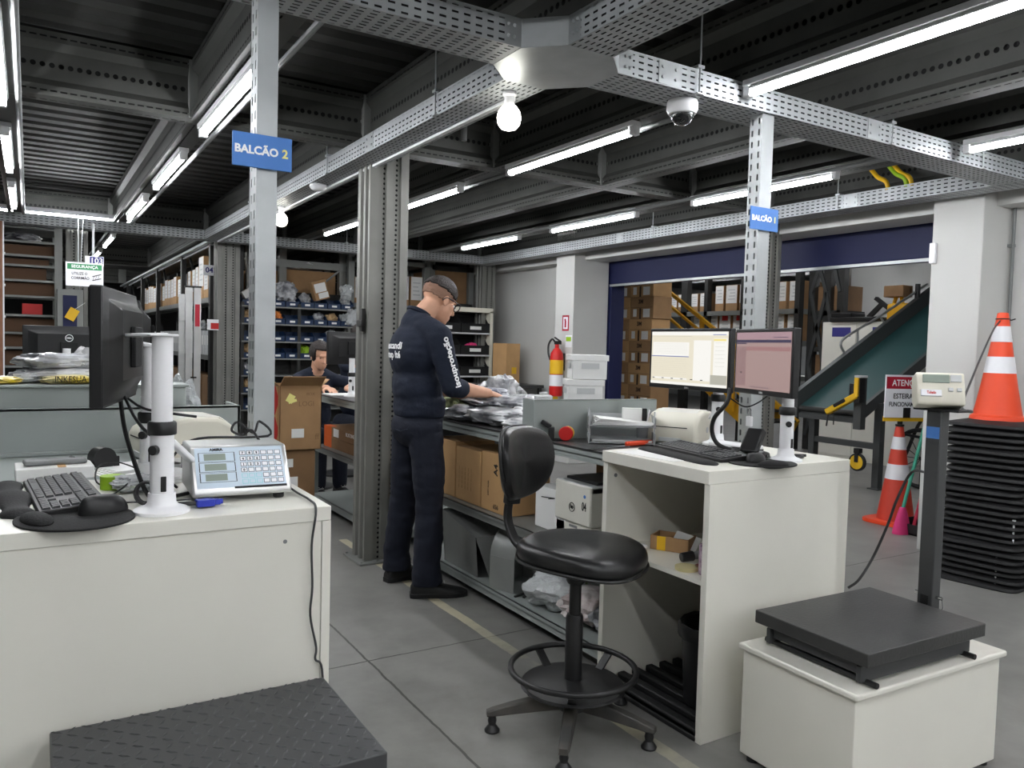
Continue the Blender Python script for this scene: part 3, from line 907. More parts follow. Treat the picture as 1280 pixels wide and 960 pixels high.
# cables on the first counter
for lab, pts, r in (
    ('thick black cable hanging from the edge-on monitor to the countertop', [(.20, 2.28, 1.22), (.205, 2.2, 1.12), (.22, 2.12, 1.04), (.235, 2.06, .985), (.25, 2.05, .958)], .0055),
    ('black cable drooping from the monitor to the front white pole', [(.205, 2.22, 1.2), (.22, 2.1, 1.15), (.235, 1.99, 1.125), (.25, 1.955, 1.12)], .004),
    ('black cable sagging from the monitor behind the front white pole', [(.215, 2.3, 1.19), (.25, 2.2, 1.165), (.3, 2.1, 1.16), (.36, 2.1, 1.15)], .0035)):
    tag(MB().tube(pts, r, 8).build('monitor_cable', BLK), lab, 'cable')
mb = MB()
for k in range(4):
    mb.tube([(.235 + .024 * cos(a) + .002 * k, 2.02 + .012 * sin(a * 1.0) + k * .004, .978 + .024 * sin(a)) for a in [2 * pi * j / 20 for j in range(20)]], .0035, 6, closed=True)
tag(mb.build('cable_coil', BLK), 'black coiled cable bundle at the foot of the front white pole', 'cable')
mb = MB().tube([(.12, 2.2, .958), (.17, 2.14, .958), (.22, 2.2, .98), (.25, 2.3, .99), (.2, 2.42, 1.0), (.16, 2.4, .99), (.15, 2.3, .965), (.19, 2.24, .957), (.25, 2.26, .957)], .0022, 6)
tag(mb.build('loose_cable', BLK), 'thin black looped cable among the papers on the counter', 'cable')
t = thing('tape_roll', 'lime green tape roll lying by the loose cables', 'tape roll', (.185, 2.27, .951))
mb = MB().lathe([(.016, 0), (.03, 0), (.03, .034), (.016, .034)], 28); mb.build('roll', LIME, t, ang=30)
t = thing('plastic_wrap', 'crumpled clear plastic wrap beside the green tape roll', 'plastic wrap', (.235, 2.22, .951))
lump((.11, .09, .04), 3, .35, 4).build('wrap', BAGC, t)

# flat carton with a stapler, tape gun, papers
t = thing('paper_carton', 'flat white carton tray at the back of the first counter', 'carton', (.065, 2.56, .9455), radians(2))
MB().box(-.10, .09, -.07, .07, 0, .035).build('tray', PAPER, t, bev=.003)
MB().box(.0, .02, -.072, .072, .036, .037).build('tape_strip', CARDL, t)
t = thing('black_case', 'slim black case lying on the flat white carton', 'case', (.06, 2.56, .9815), radians(6))
MB().box(-.075, .08, -.03, .03, 0, .014).build('shell', MGREY, t, bev=.006)
t = thing('tape_gun', 'black tape gun lying behind the keyboard', 'tape dispenser', (.165, 2.60, .9455), radians(20))
MB().box(-.05, .05, -.012, .012, .0, .012).bar((-.04, 0, .01), (-.07, 0, .05), .024, .02).build('frame', MGREY, t, bev=.003)
MB().cyl((.02, -.022, .04), (.02, .022, .04), .033, n=24).build('tape_reel', BLK, t)
MB().box(.045, .062, -.022, .022, .01, .045).build('cutter', BLK, t, bev=.002)
for k, (x, y, a, lab) in enumerate(((.26, 2.58, .2, 'white paper sheets, topmost, spread behind the second white pole'), (.36, 2.62, -.3, 'white paper sheets fanned in front of the label printer'), (.30, 2.35, .5, 'loose white sheet under the curled cables of the price scale'))):
    t = thing('paper_sheet', lab, 'paper', (x, y, .9455 if y > 2.44 else .951), a)
    mb = MB()
    for q in range(5): mb.obox((q * .006, q * .004, .002 + q * .003), (.21, .15, .0024), (0, 0, q * .06))
    mb.build('sheets', PAPER, t, smooth=False)
tag(MB().box(.39, .55, 2.46, 2.53, .9465, 1.005).build('clear_tray', CLEAR, bev=.003), 'clear acrylic tray wall behind the price scale', 'tray')

# ------------------------------------------------------------------ packing bench behind the first counter
t = thing('packing_bench', 'grey steel packing bench behind the first counter', 'bench', (0, 3.0, 0))
MB().box(-1.2, .575, -.55, .55, .9, .945).build('bench_top', BENCHG, t, bev=.003)
for x in (-1.1, .52):
    for y in (-.5, .5): MB().box(x - .03, x + .03, y - .03, y + .03, 0, .9).build('leg', BENCHG, t)
MB().box(-1.15, .55, -.5, .5, .3, .33).build('lower_shelf', BENCHG, t)
t = thing('back_panel', 'long grey steel backsplash panel standing behind the label printer', 'panel', (0, 3.02, .9455))
MB().box(-1.2, .672, -.004, .004, 0, .156).box(-1.2, .672, -.004, .03, .146, .156).box(.66, .672, -.004, .2, 0, .156).box(-1.2, .6, -.02, 0, 0, .012).build('sheet', BENCHG, t, bev=.002)
t = thing('parts_locker', 'low grey steel box behind the backsplash, bags heaped on it', 'locker', (-.37, 3.32, .9455))
MB().box(-.85, .86, -.25, .2, 0, .222).box(-.86, .87, -.26, .21, .222, .232).build('body', BENCHG, t, bev=.003)

def label_printer(label, loc, rz):
    t = thing('label_printer', label, 'printer', loc, rz)
    mb = MB()
    rows = []
    pr = [(-.13, 0.0), (-.135, .02), (-.135, .085), (-.125, .105), (-.08, .135), (.0, .15), (.08, .145), (.125, .12), (.135, .09), (.135, 0)]
    mb.prism(pr, 'y', -.115, .115)
    mb.build('body', CREAM, t, bev=.014, seg=3)
    MB().box(-.137, -.1355, -.075, .075, .075, .079).build('paper_slot', INKK, t)
    l = MB().prism([(-.06, .138), (.0, .154), (.09, .148), (.12, .125), (.09, .14), (0, .146)], 'y', -.09, .09)
    l.build('lid', W, t, bev=.004)
    MB().box(-.1385, -.135, -.05, .05, .01, .03).build('front_plate', LGREY, t, bev=.002)
    MB().cyl((.02, -.1165, .06), (.02, -.115, .06), .014, n=16).build('release_button', LGREY, t)
    return t
label_printer('cream label printer behind the white poles of the first counter', (.44, 2.83, .946), radians(8)).scale = (1.05, 1, .95)

# monitor with a round logo, its arm, heaped bags
mn = monitor('black monitor with a round logo on its back, above heaped bags', (.215, 5.75, 1.10), radians(182), .5, .30, back_logo=True)
arm_pole('white monitor arm behind the round-logo monitor', (.20, 5.62, .93), 0, .33, .15, False)
t = thing('packing_bench', 'grey steel bench carrying the round-logo monitor', 'bench', (-.1, 5.5, 0))
MB().box(-.8, .8, -.4, .5, .88, .93).build('bench_top', BENCHG, t, bev=.003)
for x in (-.75, .75):
    for y in (-.35, .45): MB().box(x - .03, x + .03, y - .03, y + .03, 0, .88).build('leg', BENCHG, t)
zb = 1.1785
for lab, nm, x, y, s, m, sd, rz, z in (
    ('bag of grey gloves, topmost of the heap before the round-logo monitor', 'glove_bag', .08, 3.25, (.25, .16, .055), BAGD, 1, .1, zb + .047),
    ('flat white polybag under the grey gloves, before the round-logo monitor', 'glove_bag', .09, 3.24, (.27, .17, .05), BAGW, 2, -.1, zb),
    ('yellow printed packet at the bottom of the glove heap', 'glove_packet', .12, 3.12, (.17, .08, .03), BAGY, 3, .05, zb),
    ('yellow packet at the picture edge end of the locker', 'glove_packet', -.07, 3.12, (.09, .08, .025), BAGY, 4, .3, zb),
    ('rolled grey gloves beside the yellow packets', 'glove_bag', -.015, 3.2, (.08, .1, .04), BAGG, 5, .2, zb),
    ('upright bunched white glove packet behind the heap', 'glove_packet', .19, 3.36, (.09, .08, .12), BAGW, 6, .4, zb),
    ('clear polybag slumped behind the label printer', 'polybag', .51, 3.24, (.10, .1, .14), BAGC, 7, .4, 1.178),
    ('small pale packet behind the edge-on monitor', 'glove_packet', .285, 3.2, (.06, .06, .035), BAGL, 9, .4, zb)):
    t = thing(nm, lab, 'bag', (x, y, z if x < .5 else .9455), rz)
    if x > .5: s = (.11, .1, .225)
    lump(s, sd, .3 if nm != 'polybag' else .5).build('packet', m, t)
text('INKESUA', .03, INKK, bpy.data.objects['glove_packet'], (0, -.042, .016), FY, sx=.8)
# ------------------------------------------------------------------ second counter
t = thing('service_counter', 'white laminate counter with open shelf and two monitors on it', 'counter', (2.325, 2.165, 0))
MB().box(-.38, .38, -.288, .288, .9, .945).build('countertop', W, t, bev=.002)
MB().box(-.372, .38, -.288, -.262, 0, .8995).build('side_panel', W, t, bev=.001)
MB().box(-.372, .38, .262, .288, 0, .8995).build('side_panel', W, t, bev=.001)
MB().box(.358, .378, -.26, .26, .0, .8995).build('back_panel', W, t)
MB().box(-.365, .356, -.26, .26, .545, .563).build('shelf', W, t, bev=.001)
MB().cyl((-.33, .262, .845), (-.33, .2605, .845), .008, n=14).build('cam_cap', MGREY, t)

# screens
SCR1 = emi('screen_cream', (248, 240, 218), .86 * KE, False)
SCRW = emi('screen_white', (252, 250, 244), .95 * KE, False)
SCRB = emi('screen_blue_line', (110, 124, 190), .8 * KE, False)
SCRG = emi('screen_grey', (206, 204, 190), .75 * KE, False)
SCRY = emi('screen_yellow', (250, 232, 150), .95 * KE, False)
SCRK = emi('screen_dark', (70, 70, 80), .3 * KE, False)
SCR2 = emi('screen_pink', (202, 170, 166), .62 * KE, False)
SCR2a = emi('screen_pink_top', (206, 168, 178), .6 * KE, False)
SCR2b = emi('screen_navy_bar', (72, 62, 106), .45 * KE, False)
SCR2c = emi('screen_rose', (196, 146, 146), .6 * KE, False)
SCR2d = emi('screen_mauve', (186, 150, 150), .58 * KE, False)
u1 = [(0, 1, 0, .07, SCRW), (.0, .55, .085, .09, SCRG), (.83, 1, .12, .8, SCRW), (.83, .98, .13, .17, SCRY), (.02, .52, .2, .46, SCRW), (0, .52, .46, .475, SCRB), (.58, .8, .16, .9, SCRW),
      (.03, .5, .87, .9, SCRW), (.8, 1, .78, .95, SCRG), (0, 1, .95, 1, SCRW), (.82, .98, .05, .062, SCRB)]
for q in range(7): u1.append((.85, .97, .2 + q * .07, .203 + q * .07, SCRG))
for q in range(6): u1.append((.03 + q * .13, .06 + q * .13, .88, .895, SCRK))
for q in range(7): u1.append((.05, .5, .23 + q * .03, .232 + q * .03, SCRG))
for q in range(8): u1.append((.03, .5, .52 + q * .04, .5215 + q * .04, SCRG))
u2 = [(0, 1, 0, .12, SCR2a), (.0, 1, .13, .18, SCR2b), (0, .2, .185, .205, SCR2b), (0, 1, .25, .32, SCR2c), (0, .2, .25, .95, SCR2d), (.1, .12, .7, .73, SCRK), (.7, .95, .085, .095, SCR2b)]
for q in range(12): u2.append((.3 + q * .03, .315 + q * .03, .95, .965, SCR2b))
m1 = Vector((2.45, 2.51, 1.178))
monitor('black monitor with a bright cream screen on the second counter', m1, radians(-90), .49, .268, screen=(SCR1, u1), brand='DELL')
dv = Vector((.12, .375)); a2 = atan2(-dv.y, -dv.x)
monitor('black monitor with a pinkish screen, nearer one on the second counter', ((2.30 + 2.42) / 2, (1.835 + 2.21) / 2, 1.188), a2, .40, .252, screen=(SCR2, u2), brand='DELL')
arm_pole('white pole carrying the cream-screen monitor', (2.545, 2.42, .9455), 0, .32, .20)
arm_pole('white pole carrying the pinkish-screen monitor', (2.425, 1.955, .9455), 0, .31, .185, False)
keyboard('black keyboard in front of the cream-screen monitor', (2.235, 2.21, .946), radians(-99))
t = thing('wrist_rest', 'long black wrist rest in front of the second counter keyboard', 'wrist rest', (2.1, 2.2, .9455), radians(-98))
mb = MB(); rows = []
for i in range(21):
    f = i / 20; e = sqrt(max(.02, 1 - (2 * f - 1) ** 8))
    rows.append([(-.24 + .48 * f, .042 * cos(a) * e, max(0, .015 * sin(a) * e)) for a in [2 * pi * j / 18 for j in range(18)]])
mb.grid(rows, 0, True).build('pad', BLKM, t)
mousepad('black round mouse pad overhanging the second counter edge', (2.275, 1.935, .9455), radians(-20), .125, .105)
mouse('black mouse on the round pad of the second counter', (2.27, 1.965, .952), radians(-70)).scale.z = .8
t = thing('barcode_scanner', 'dark barcode scanner leaning by the pole of the pinkish-screen monitor', 'scanner', (2.37, 2.06, .9455), radians(200))
MB().prism([(-.06, 0), (.06, 0), (.05, .02), (.0, .03), (-.05, .02)], 'y', -.045, .045).build('stand', BLK, t, bev=.005)
MB().prism([(.04, .02), (.07, .03), (-.01, .115), (-.045, .1)], 'y', -.035, .035).build('head', BLK, t, bev=.008)
t = thing('padlock_cable', 'thick black security cable curving down from the pinkish-screen monitor', 'cable', (2.36, 2.2, .9455))
MB().tube([(0, -.02, .26), (-.02, -.02, .2), (-.03, .03, .14), (-.02, .05, .08), (-.01, .02, .03), (.02, -.06, .012), (.06, -.12, .012)], .009, 10).build('sleeve', BLK, t)
MB().tube([(0, -.02, .22), (.03, -.07, .19), (.06, -.11, .21), (.07, -.16, .25)], .003, 6).build('loop_wire', BLK, t)
t = thing('padlock', 'small white tagged padlock hanging from the cable loop', 'padlock', (2.395, 2.11, 1.06))
MB().box(-.008, .008, -.012, .012, 0, .04).build('lock_body', WPLA, t, bev=.003)
MB().tube([(0, -.007, .04), (0, -.007, .062), (0, 0, .07), (0, .007, .062), (0, .007, .04)], .0018, 6).build('shackle', CHROME, t)
t = thing('white_router', 'slim white box with dark base behind the keyboard', 'network box', (2.5, 2.27, .9455), radians(-80))
MB().box(-.1, .1, -.05, .05, .008, .024).build('shell', WPLA, t, bev=.004)
MB().box(-.1, .1, -.052, .05, 0, .008).build('base', BLK, t)
mb = MB().tube([(2.43, 1.99, .956), (2.5, 1.96, .953), (2.55, 1.98, .952), (2.52, 2.05, .95), (2.6, 2.0, .95)], .006, 8)
mb.tube([(2.4, 2.02, .956), (2.35, 2.12, .96), (2.4, 2.2, .965), (2.46, 2.12, .96)], .005, 8)
tag(mb.build('cable_bundle', BLK), 'tangle of black cables behind the pinkish-screen monitor pole', 'cable')
t = thing('paper_sheet', 'white paper lying at the corner of the second counter', 'paper', (2.05, 2.2, .9455), radians(-85))
MB().box(-.2, .1, -.07, .07, 0, .0012).build('sheets', PAPER, t)
t = thing('spatula_knife', 'steel blade with orange handle lying at the counter edge', 'knife', (2.27, 2.66, .922), radians(8))
MB().box(-.26, -.02, -.014, .014, 0, .003).build('blade', CHROME, t)
MB().box(-.03, .13, -.014, .014, 0, .02).build('handle', ORG, t, bev=.006)

# things on the open shelf of the second counter
def carton(label, loc, rz, size, m=None, opened=False, name='cardboard_box', cat='box', group=None, tape=None, stickers=(), flaps=True):
    m = m or CARD
    t = thing(name, label, cat, loc, rz, group)
    L, Wd, H = size; a, b = L / 2, Wd / 2
    if opened:
        e = .004
        mb = MB().box(-a, a, -b, b, 0, e).box(-a, -a + e, -b, b, 0, H).box(a - e, a, -b, b, 0, H).box(-a, a, -b, -b + e, 0, H).box(-a, a, b - e, b, 0, H)
        mb.build('walls', m, t, smooth=False)
        if flaps:
            f = MB().obox((0, -b - b * .25, H + b * .18), (L, b * .6, .004), (-.6, 0, 0)); f.build('flap', m, t)
            f = MB().obox((-a - a * .2, 0, H + a * .15), (a * .5, Wd, .004), (0, .7, 0)); f.build('flap', m, t)
            f = MB().obox((a + a * .2, 0, H + a * .15), (a * .5, Wd, .004), (0, -.7, 0)); f.build('flap', m, t)
    else:
        MB().box(-a, a, -b, b, 0, H).build('walls', m, t, bev=min(.004, H * .03))
    if tape:
        x0, x1 = tape[1] if len(tape) > 1 else (-.02, .02)
        MB().box(x0, x1, -b - .0008, -b, 0, H).build('tape', tape[0], t)
    for (face, u, v, w, h, mm) in stickers:
        s = MB()
        if face == '-y': s.box(u - w / 2, u + w / 2, -b - .001, -b, v - h / 2, v + h / 2)
        elif face == '-x': s.box(-a - .001, -a, u - w / 2, u + w / 2, v - h / 2, v + h / 2)
        elif face == '+x': s.box(a, a + .001, u - w / 2, u + w / 2, v - h / 2, v + h / 2)
        else: s.box(u - w / 2, u + w / 2, v - h / 2, v + h / 2, H, H + .001)
        s.build('shipping_label', mm, t)
    return t
c = carton('small open cardboard tray with yellow tape on the counter shelf', (2.17, 2.27, .564), radians(-62), (.155, .1, .055), CARD, True, tape=(YEL, (-.05, -.015)), flaps=False)
t = thing('paper_slip', 'folded white slip sticking out of the small cardboard tray', 'paper', (2.2, 2.23, .6), radians(-60), rot=(.5, .2, -1))
MB().box(-.05, .05, -.04, .04, 0, .0015).build('slip', PAPER, t)
t = carton('open dark printed carton on the counter shelf, handle sticking out', (2.25, 2.05, .564), radians(20), (.12, .14, .1), mat('dark_maroon_carton', (92, 40, 60), .5), True, flaps=False)
t = thing('tool_handle', 'black and grey tool handle sticking out of the dark carton', 'tool', (2.10, 2.09, .5845), radians(-15))
MB().cyl((-.05, 0, 0), (.0, 0, .004), .017, .019, 16).build('grip', BLK, t, bev=.003)
MB().cyl((0, 0, .004), (.07, 0, .01), .014, .016, 16).build('barrel', MGREY, t)
t = thing('canister', 'dark printed canister at the edge of the counter shelf', 'canister', (2.035, 1.95, .564))
MB().lathe([(.032, 0), (.034, .005), (.034, .1), (.032, .105), (.028, .106)], 24).build('can', mat('plum_print', (96, 62, 96), .5, col2=(200, 180, 190), vscale=40), t)
t = thing('tape_roll', 'beige tape roll lying flat on the counter shelf', 'tape roll', (2.01, 2.03, .564))
MB().lathe([(.02, 0), (.042, 0), (.042, .012), (.02, .012)], 28).build('roll', mat('beige_tape', (196, 186, 140), .5), t)
t = thing('tape_roll', 'dull red tape roll behind the beige roll on the shelf', 'tape roll', (2.07, 2.0, .564))
MB().lathe([(.02, 0), (.036, 0), (.036, .012), (.02, .012)], 28).build('roll', mat('dull_red_tape', (150, 84, 70), .5), t)
mb = MB()
for k in range(3): mb.tube([(2.04 + .04 * cos(a), 2.33 + .03 * sin(a), .567 + k * .004) for a in [2 * pi * j / 20 for j in range(20)]], .0025, 6, closed=True)
tag(mb.build('white_cable', WPLA), 'white coiled cable on the counter shelf behind the stool seat', 'cable')
# bin and mat
t = thing('waste_bin', 'black plastic waste bin under the shelf of the second counter', 'waste bin', (2.16, 2.03, .046))
MB().lathe([(.098, 0), (.102, .01), (.112, .2), (.12, .268), (.126, .272), (.126, .29), (.118, .292), (.112, .2), (.096, .012), (.01, .01)], 32).build('bucket', BLK, t)
lb = MB(); rows = []
for i, (r, z) in enumerate(((.13, .25), (.131, .285), (.124, .3), (.112, .295), (.108, .2), (.09, .1))):
    rows.append([((r + .003 * noise.noise((3 * cos(a), 3 * sin(a), i))) * cos(a), (r + .003 * noise.noise((9 * cos(a), 9 * sin(a), i))) * sin(a), z + .006 * noise.noise((4 * cos(a), 4 * sin(a), i * 2))) for a in [2 * pi * j / 40 for j in range(40)]])
lb.grid(rows, 0, True).build('liner_bag', mat('black_bag', (18, 18, 19), .3), t)
t = thing('rubber_mat', 'thick black ribbed plastic mat on the floor under the second counter', 'mat', (2.26, 2.155, 0))
mb = MB().box(-.31, .34, -.255, .255, 0, .02)
for k in range(9): mb.box(-.31 + k * .074, -.275 + k * .074, -.255, .255, .02, .045)
mb.box(-.31, -.29, -.255, .255, .02, .04)
mb.build('grating', BLKR, t, bev=.006)

# ------------------------------------------------------------------ pedestal and bench scale beside the second counter
t = thing('scale_pedestal', 'white box pedestal under the dark bench scale', 'pedestal', (2.37, 1.53, 0), radians(-2))
MB().box(-.365, .365, -.21, .215, 0.02, .37).build('body', W, t, bev=.003)
MB().box(-.38, .38, -.225, .225, .37, .39).build('top_board', W, t, bev=.006, seg=3)
for sx in (-.34, .34):
    for sy in (-.18, .18): MB().cyl((sx, sy, 0), (sx, sy, .02), .02, n=12).build('foot', BLK, t)
t = thing('bench_scale', 'dark steel platform scale with a display column on the white pedestal', 'scale', (2.325, 1.515, .3905), radians(-2))
MB().box(-.295, .29, -.208, .212, .07, .112).build('platform', SCALEG, t, bev=.003)
MB().box(-.265, .25, -.16, .17, .03, .07).box(-.28, .265, -.175, -.16, .012, .062).box(-.28, .265, .16, .175, .012, .062).build('frame', DGREY, t, bev=.002)
for x in (-.25, .235):
    MB().cyl((x, -.21, .012), (x, .2, .012), .009, n=10).build('foot_rod', BLK, t)
MB().box(.26, .40, -.05, .05, .01, .03).build('column_bracket', DGREY, t)
col = MB().box(.318, .366, -.008, .046, .03, .775)
col.build('column', DGREY, t, bev=.004)
MB().box(.3165, .319, .005, .033, .1, .135).build('hinge_plate', BLK, t)
MB().cyl((.342, -.03, .13), (.342, .068, .13), .006, n=8).tube([(.342, -.03, .13), (.342, -.035, .1), (.345, -.025, .085)], .002, 6).build('hinge_pin', CHROME, t)
MB().box(.3165, .3181, -.004, .042, .68, .72).build('maker_label', SIGNB, t)
MB().box(.31, .375, -.07, .09, .775, .783).build('display_bracket', BLK, t)
Mx = Matrix.Translation((.335, .02, .845)) @ Matrix.Rotation(radians(-46), 4, 'Z') @ Matrix.Rotation(radians(-16), 4, 'X') @ Matrix.Diagonal((.74, .82, 1.08, 1))
mb = MB(); mb.T = Mx
mb.prism([(-.05, -.055), (-.058, -.045), (-.045, .045), (-.035, .052), (.045, .05), (.055, .035), (.055, -.03), (.03, -.055)], 'x', -.1, .1)
mb.build('display_head', CREAM, t, bev=.012, seg=3)
mb = MB(); mb.T = Mx @ Matrix.Rotation(radians(-8), 4, 'X')
mb.box(-.075, .035, -.0585, -.05, .008, .034, 0).box(.04, .085, -.0585, -.05, .012, .034, 1).box(-.085, .0, -.061, -.05, -.038, -.018, 2)
for x in (.03, .065): mb.box(x, x + .018, -.0605, -.05, -.02, -.01, 1)
mb.build('display_window', [LCD, LGREY, SIGNW], t)
tx = text('Toledo', .013, INKR, t, (0, 0, 0), (0, 0, 0), 'brand_lettering', bold=.0004)
tx.matrix_local = Mx @ Matrix.Rotation(radians(-8), 4, 'X') @ Matrix.Translation((-.042, -.0615, -.028)) @ Matrix.Rotation(pi / 2, 4, 'X')
tag(MB().tube([(2.70, 1.44, 1.17), (2.78, 1.47, 1.165), at(1202, 508, x=3.1), at(1213, 478, x=3.6), at(1229, 440, x=4.3), at(1242, 412, x=4.8), at(1250, 401, x=5.03)], .005, 8).build('display_cable', BLK), 'black cable strung from the scale display to the cone tip', 'cable')
pts = [at(1120, 600, x=3.25), at(1112, 640, x=3.2), at(1100, 668, x=3.1), at(1085, 705, x=3.0), at(1066, 732, x=2.9), at(1050, 738, x=2.8)]
pts = [Vector((2.66, 1.5, 1.10)), Vector((2.72, 1.56, .95))] + [at(1140, 590, y=1.72), at(1121, 625, y=1.76), at(1110, 655, y=1.78), at(1092, 695, y=1.8), at(1074, 724, y=1.8), at(1060, 735, y=1.82)]
tag(MB().tube(pts, .005, 8).build('power_cable', BLK), 'black power cable sagging from the scale column to behind the counter', 'cable')
# ================================================================== STOOL
t = thing('drafting_stool', 'black vinyl drafting stool with a foot ring and five-star base', 'stool', (1.64, 2.195, 0))
def superell(a, sx, sy, e):
    c, s = cos(a), sin(a)
    return (sx * math.copysign(abs(c) ** e, c), sy * math.copysign(abs(s) ** e, s))
fa = radians(-62)                      # the way the chair faces
mb = MB(); rows = []
pf = [(.001, .598), (.86, .598), (.95, .603), (.985, .612), (1, .628), (.985, .648), (.94, .662), (.85, .670), (.6, .672), (.3, .668), (.001, .666)]
for k, z in pf:
    row = []
    for j in range(48):
        a = 2 * pi * j / 48
        x, y = superell(a, .225 * k, .215 * k, .8)
        w = 1 + .10 * (x / .225)
        q = Matrix.Rotation(fa, 3, 'Z') @ Vector((x, y * w, 0))
        row.append((q.x + .02, q.y, z - (.02 * max(0, x / .225) ** 2)))
    rows.append(row)
mb.grid(rows, 0, True)
mb.build('seat', LEATH, t, sub=1)
mb = MB()
ring = []
for j in range(48):
    a = 2 * pi * j / 48
    x, y = superell(a, .223, .213, .8)
    w = 1 + .10 * (x / .225)
    q = Matrix.Rotation(fa, 3, 'Z') @ Vector((x, y * w, 0))
    ring.append((q.x + .02, q.y, .604 - (.02 * max(0, x / .225) ** 2)))
mb.tube(ring, .006, 8, closed=True)
mb.build('seat_piping', LEATH, t)
MB().box(-.09, .12, -.09, .09, .575, .598).build('seat_plate', DGREY, t, bev=.006)
MB().cyl((0, 0, .36), (0, 0, .58), .021, n=20).lathe([(.028, .52), (.034, .53), (.034, .57), (.02, .58)], 20).build('gas_column', BLK, t)
MB().lathe([(.030, .13), (.031, .14), (.031, .40), (.027, .41), (.02, .412)], 24).build('column_sleeve', BLK, t)
mb = MB().tube([(.222 * cos(a), .222 * sin(a), .215) for a in [2 * pi * j / 48 for j in range(48)]], .0105, 10, closed=True)
mb.build('foot_ring', BLK, t)
mb = MB().lathe([(.03, .150), (.18, .150), (.187, .156), (.18, .163), (.1, .170), (.03, .18)], 40)
for k in range(5):
    a = 2 * pi * k / 5 + .3
    mb.bar((.16 * cos(a), .16 * sin(a), .16), (.222 * cos(a), .222 * sin(a), .205), .03, .008)
mb.build('ring_bracket', BLK, t)
MB().lathe([(.055, .075), (.06, .085), (.055, .13), (.035, .15), (.03, .16)], 24).build('hub', DGREY, t)
LEGW = mat('worn_stool_leg', (56, 56, 55), .55, col2=(84, 80, 74), vscale=9)
for k in range(5):
    a = radians(157 + 72 * k)
    d = Vector((cos(a), sin(a), 0)); n = Vector((-sin(a), cos(a), 0))
    mb = MB()
    secs = [(.03, .026, .075, .13), (.12, .025, .072, .118), (.22, .022, .064, .098), (.285, .02, .058, .082), (.305, .016, .056, .076)]
    rows = []
    for s, w, z0, z1 in secs:
        c = d * s
        rows.append([tuple(c - n * w + Vector((0, 0, z0))), tuple(c + n * w + Vector((0, 0, z0))), tuple(c + n * w * .8 + Vector((0, 0, z1))), tuple(c - n * w * .8 + Vector((0, 0, z1)))])
    mb.grid(rows, 0, True); mb.add(rows[0], [(0, 1, 2, 3)]); mb.add(rows[-1], [(0, 1, 2, 3)])
    lg = mb.build('leg', LEGW, t, bev=.005)
    c = d * .285
    MB().lathe([(.026, 0), (.027, .006), (.02, .016), (.013, .025), (.016, .04), (.012, .06)], 18, tuple(c)).build('glide', BLK, lg)
fd = Vector((cos(fa), sin(fa), 0)); sd = Vector((-sin(fa), cos(fa), 0))
bc = Vector((.02, 0, 0)) - fd * .245 + Vector((0, 0, .925))
B = Matrix.Translation(bc) @ Matrix.Rotation(fa, 4, 'Z') @ Matrix.Rotation(radians(-6), 4, 'Y')
mb = MB(); mb.T = B; rows = []
for k, th in ((.001, .03), (.8, .03), (.94, .024), (1, .0), (.96, -.02), (.85, -.03), (.001, -.03)):
    row = []
    for j in range(40):
        a = 2 * pi * j / 40
        y, z = superell(a, .185 * k, .135 * k, .72)
        if z < 0: y *= 1 - .16 * (-z / .135)
        row.append((th - .05 * (y / .185) ** 2 * -1 - .02, y, z))
    rows.append(row)
mb.grid(rows, 0, True)
mb.build('backrest', LEATH, t, sub=1)
mb = MB(); mb.T = B
mb.tube([(-.035 + .05 * (superell(a, 1, 1, .72)[0] * .97) ** 2 + .002, superell(a, .181, .132, .72)[0] * (1 - (.16 * max(0, -superell(a, 1, 1, .72)[1]))), superell(a, .181, .132, .72)[1]) for a in [2 * pi * j / 40 for j in range(40)]], .006, 8, closed=True)
mb.build('back_piping', BLK, t)
p0 = bc - fd * .035 + Vector((0, 0, .02))
pts = [p0, bc - fd * .05 + Vector((0, 0, -.12)), bc - fd * .06 + Vector((0, 0, -.2)), bc - fd * .045 + Vector((0, 0, -.26)), bc + fd * .0 + Vector((0, 0, -.315)), bc + fd * .1 + Vector((0, 0, -.332)), bc + fd * .2 + Vector((0, 0, -.332))]
mb = MB()
e_ = [pts[0] * 2 - pts[1]] + pts + [pts[-1] * 2 - pts[-2]]
q_ = []
for i in range(1, len(e_) - 2):
    for k in range(5):
        u = k / 5; a, b, c, d = e_[i - 1:i + 3]
        q_.append(.5 * (2 * b + (c - a) * u + (2 * a - 5 * b + 4 * c - d) * u * u + (3 * b - a - 3 * c + d) * u ** 3))
q_.append(pts[-1])
rows = []
for i, p in enumerate(q_):
    tn = (q_[min(i + 1, len(q_) - 1)] - q_[max(i - 1, 0)]).normalized(); nn = sd.cross(tn)
    rows.append([p + sd * .024 + nn * .007, p - sd * .024 + nn * .007, p - sd * .024 - nn * .007, p + sd * .024 - nn * .007])
mb.grid(rows, 0, True); mb.add(rows[0], [(0, 1, 2, 3)]); mb.add(rows[-1], [(0, 1, 2, 3)])
mb.build('back_stem', BLK, t, bev=.004)
MB().bar(bc - fd * .03 + Vector((0, 0, .0)), bc - fd * .045 + Vector((0, 0, -.16)), .062, .03).build('stem_cover', BLK, t, bev=.006)

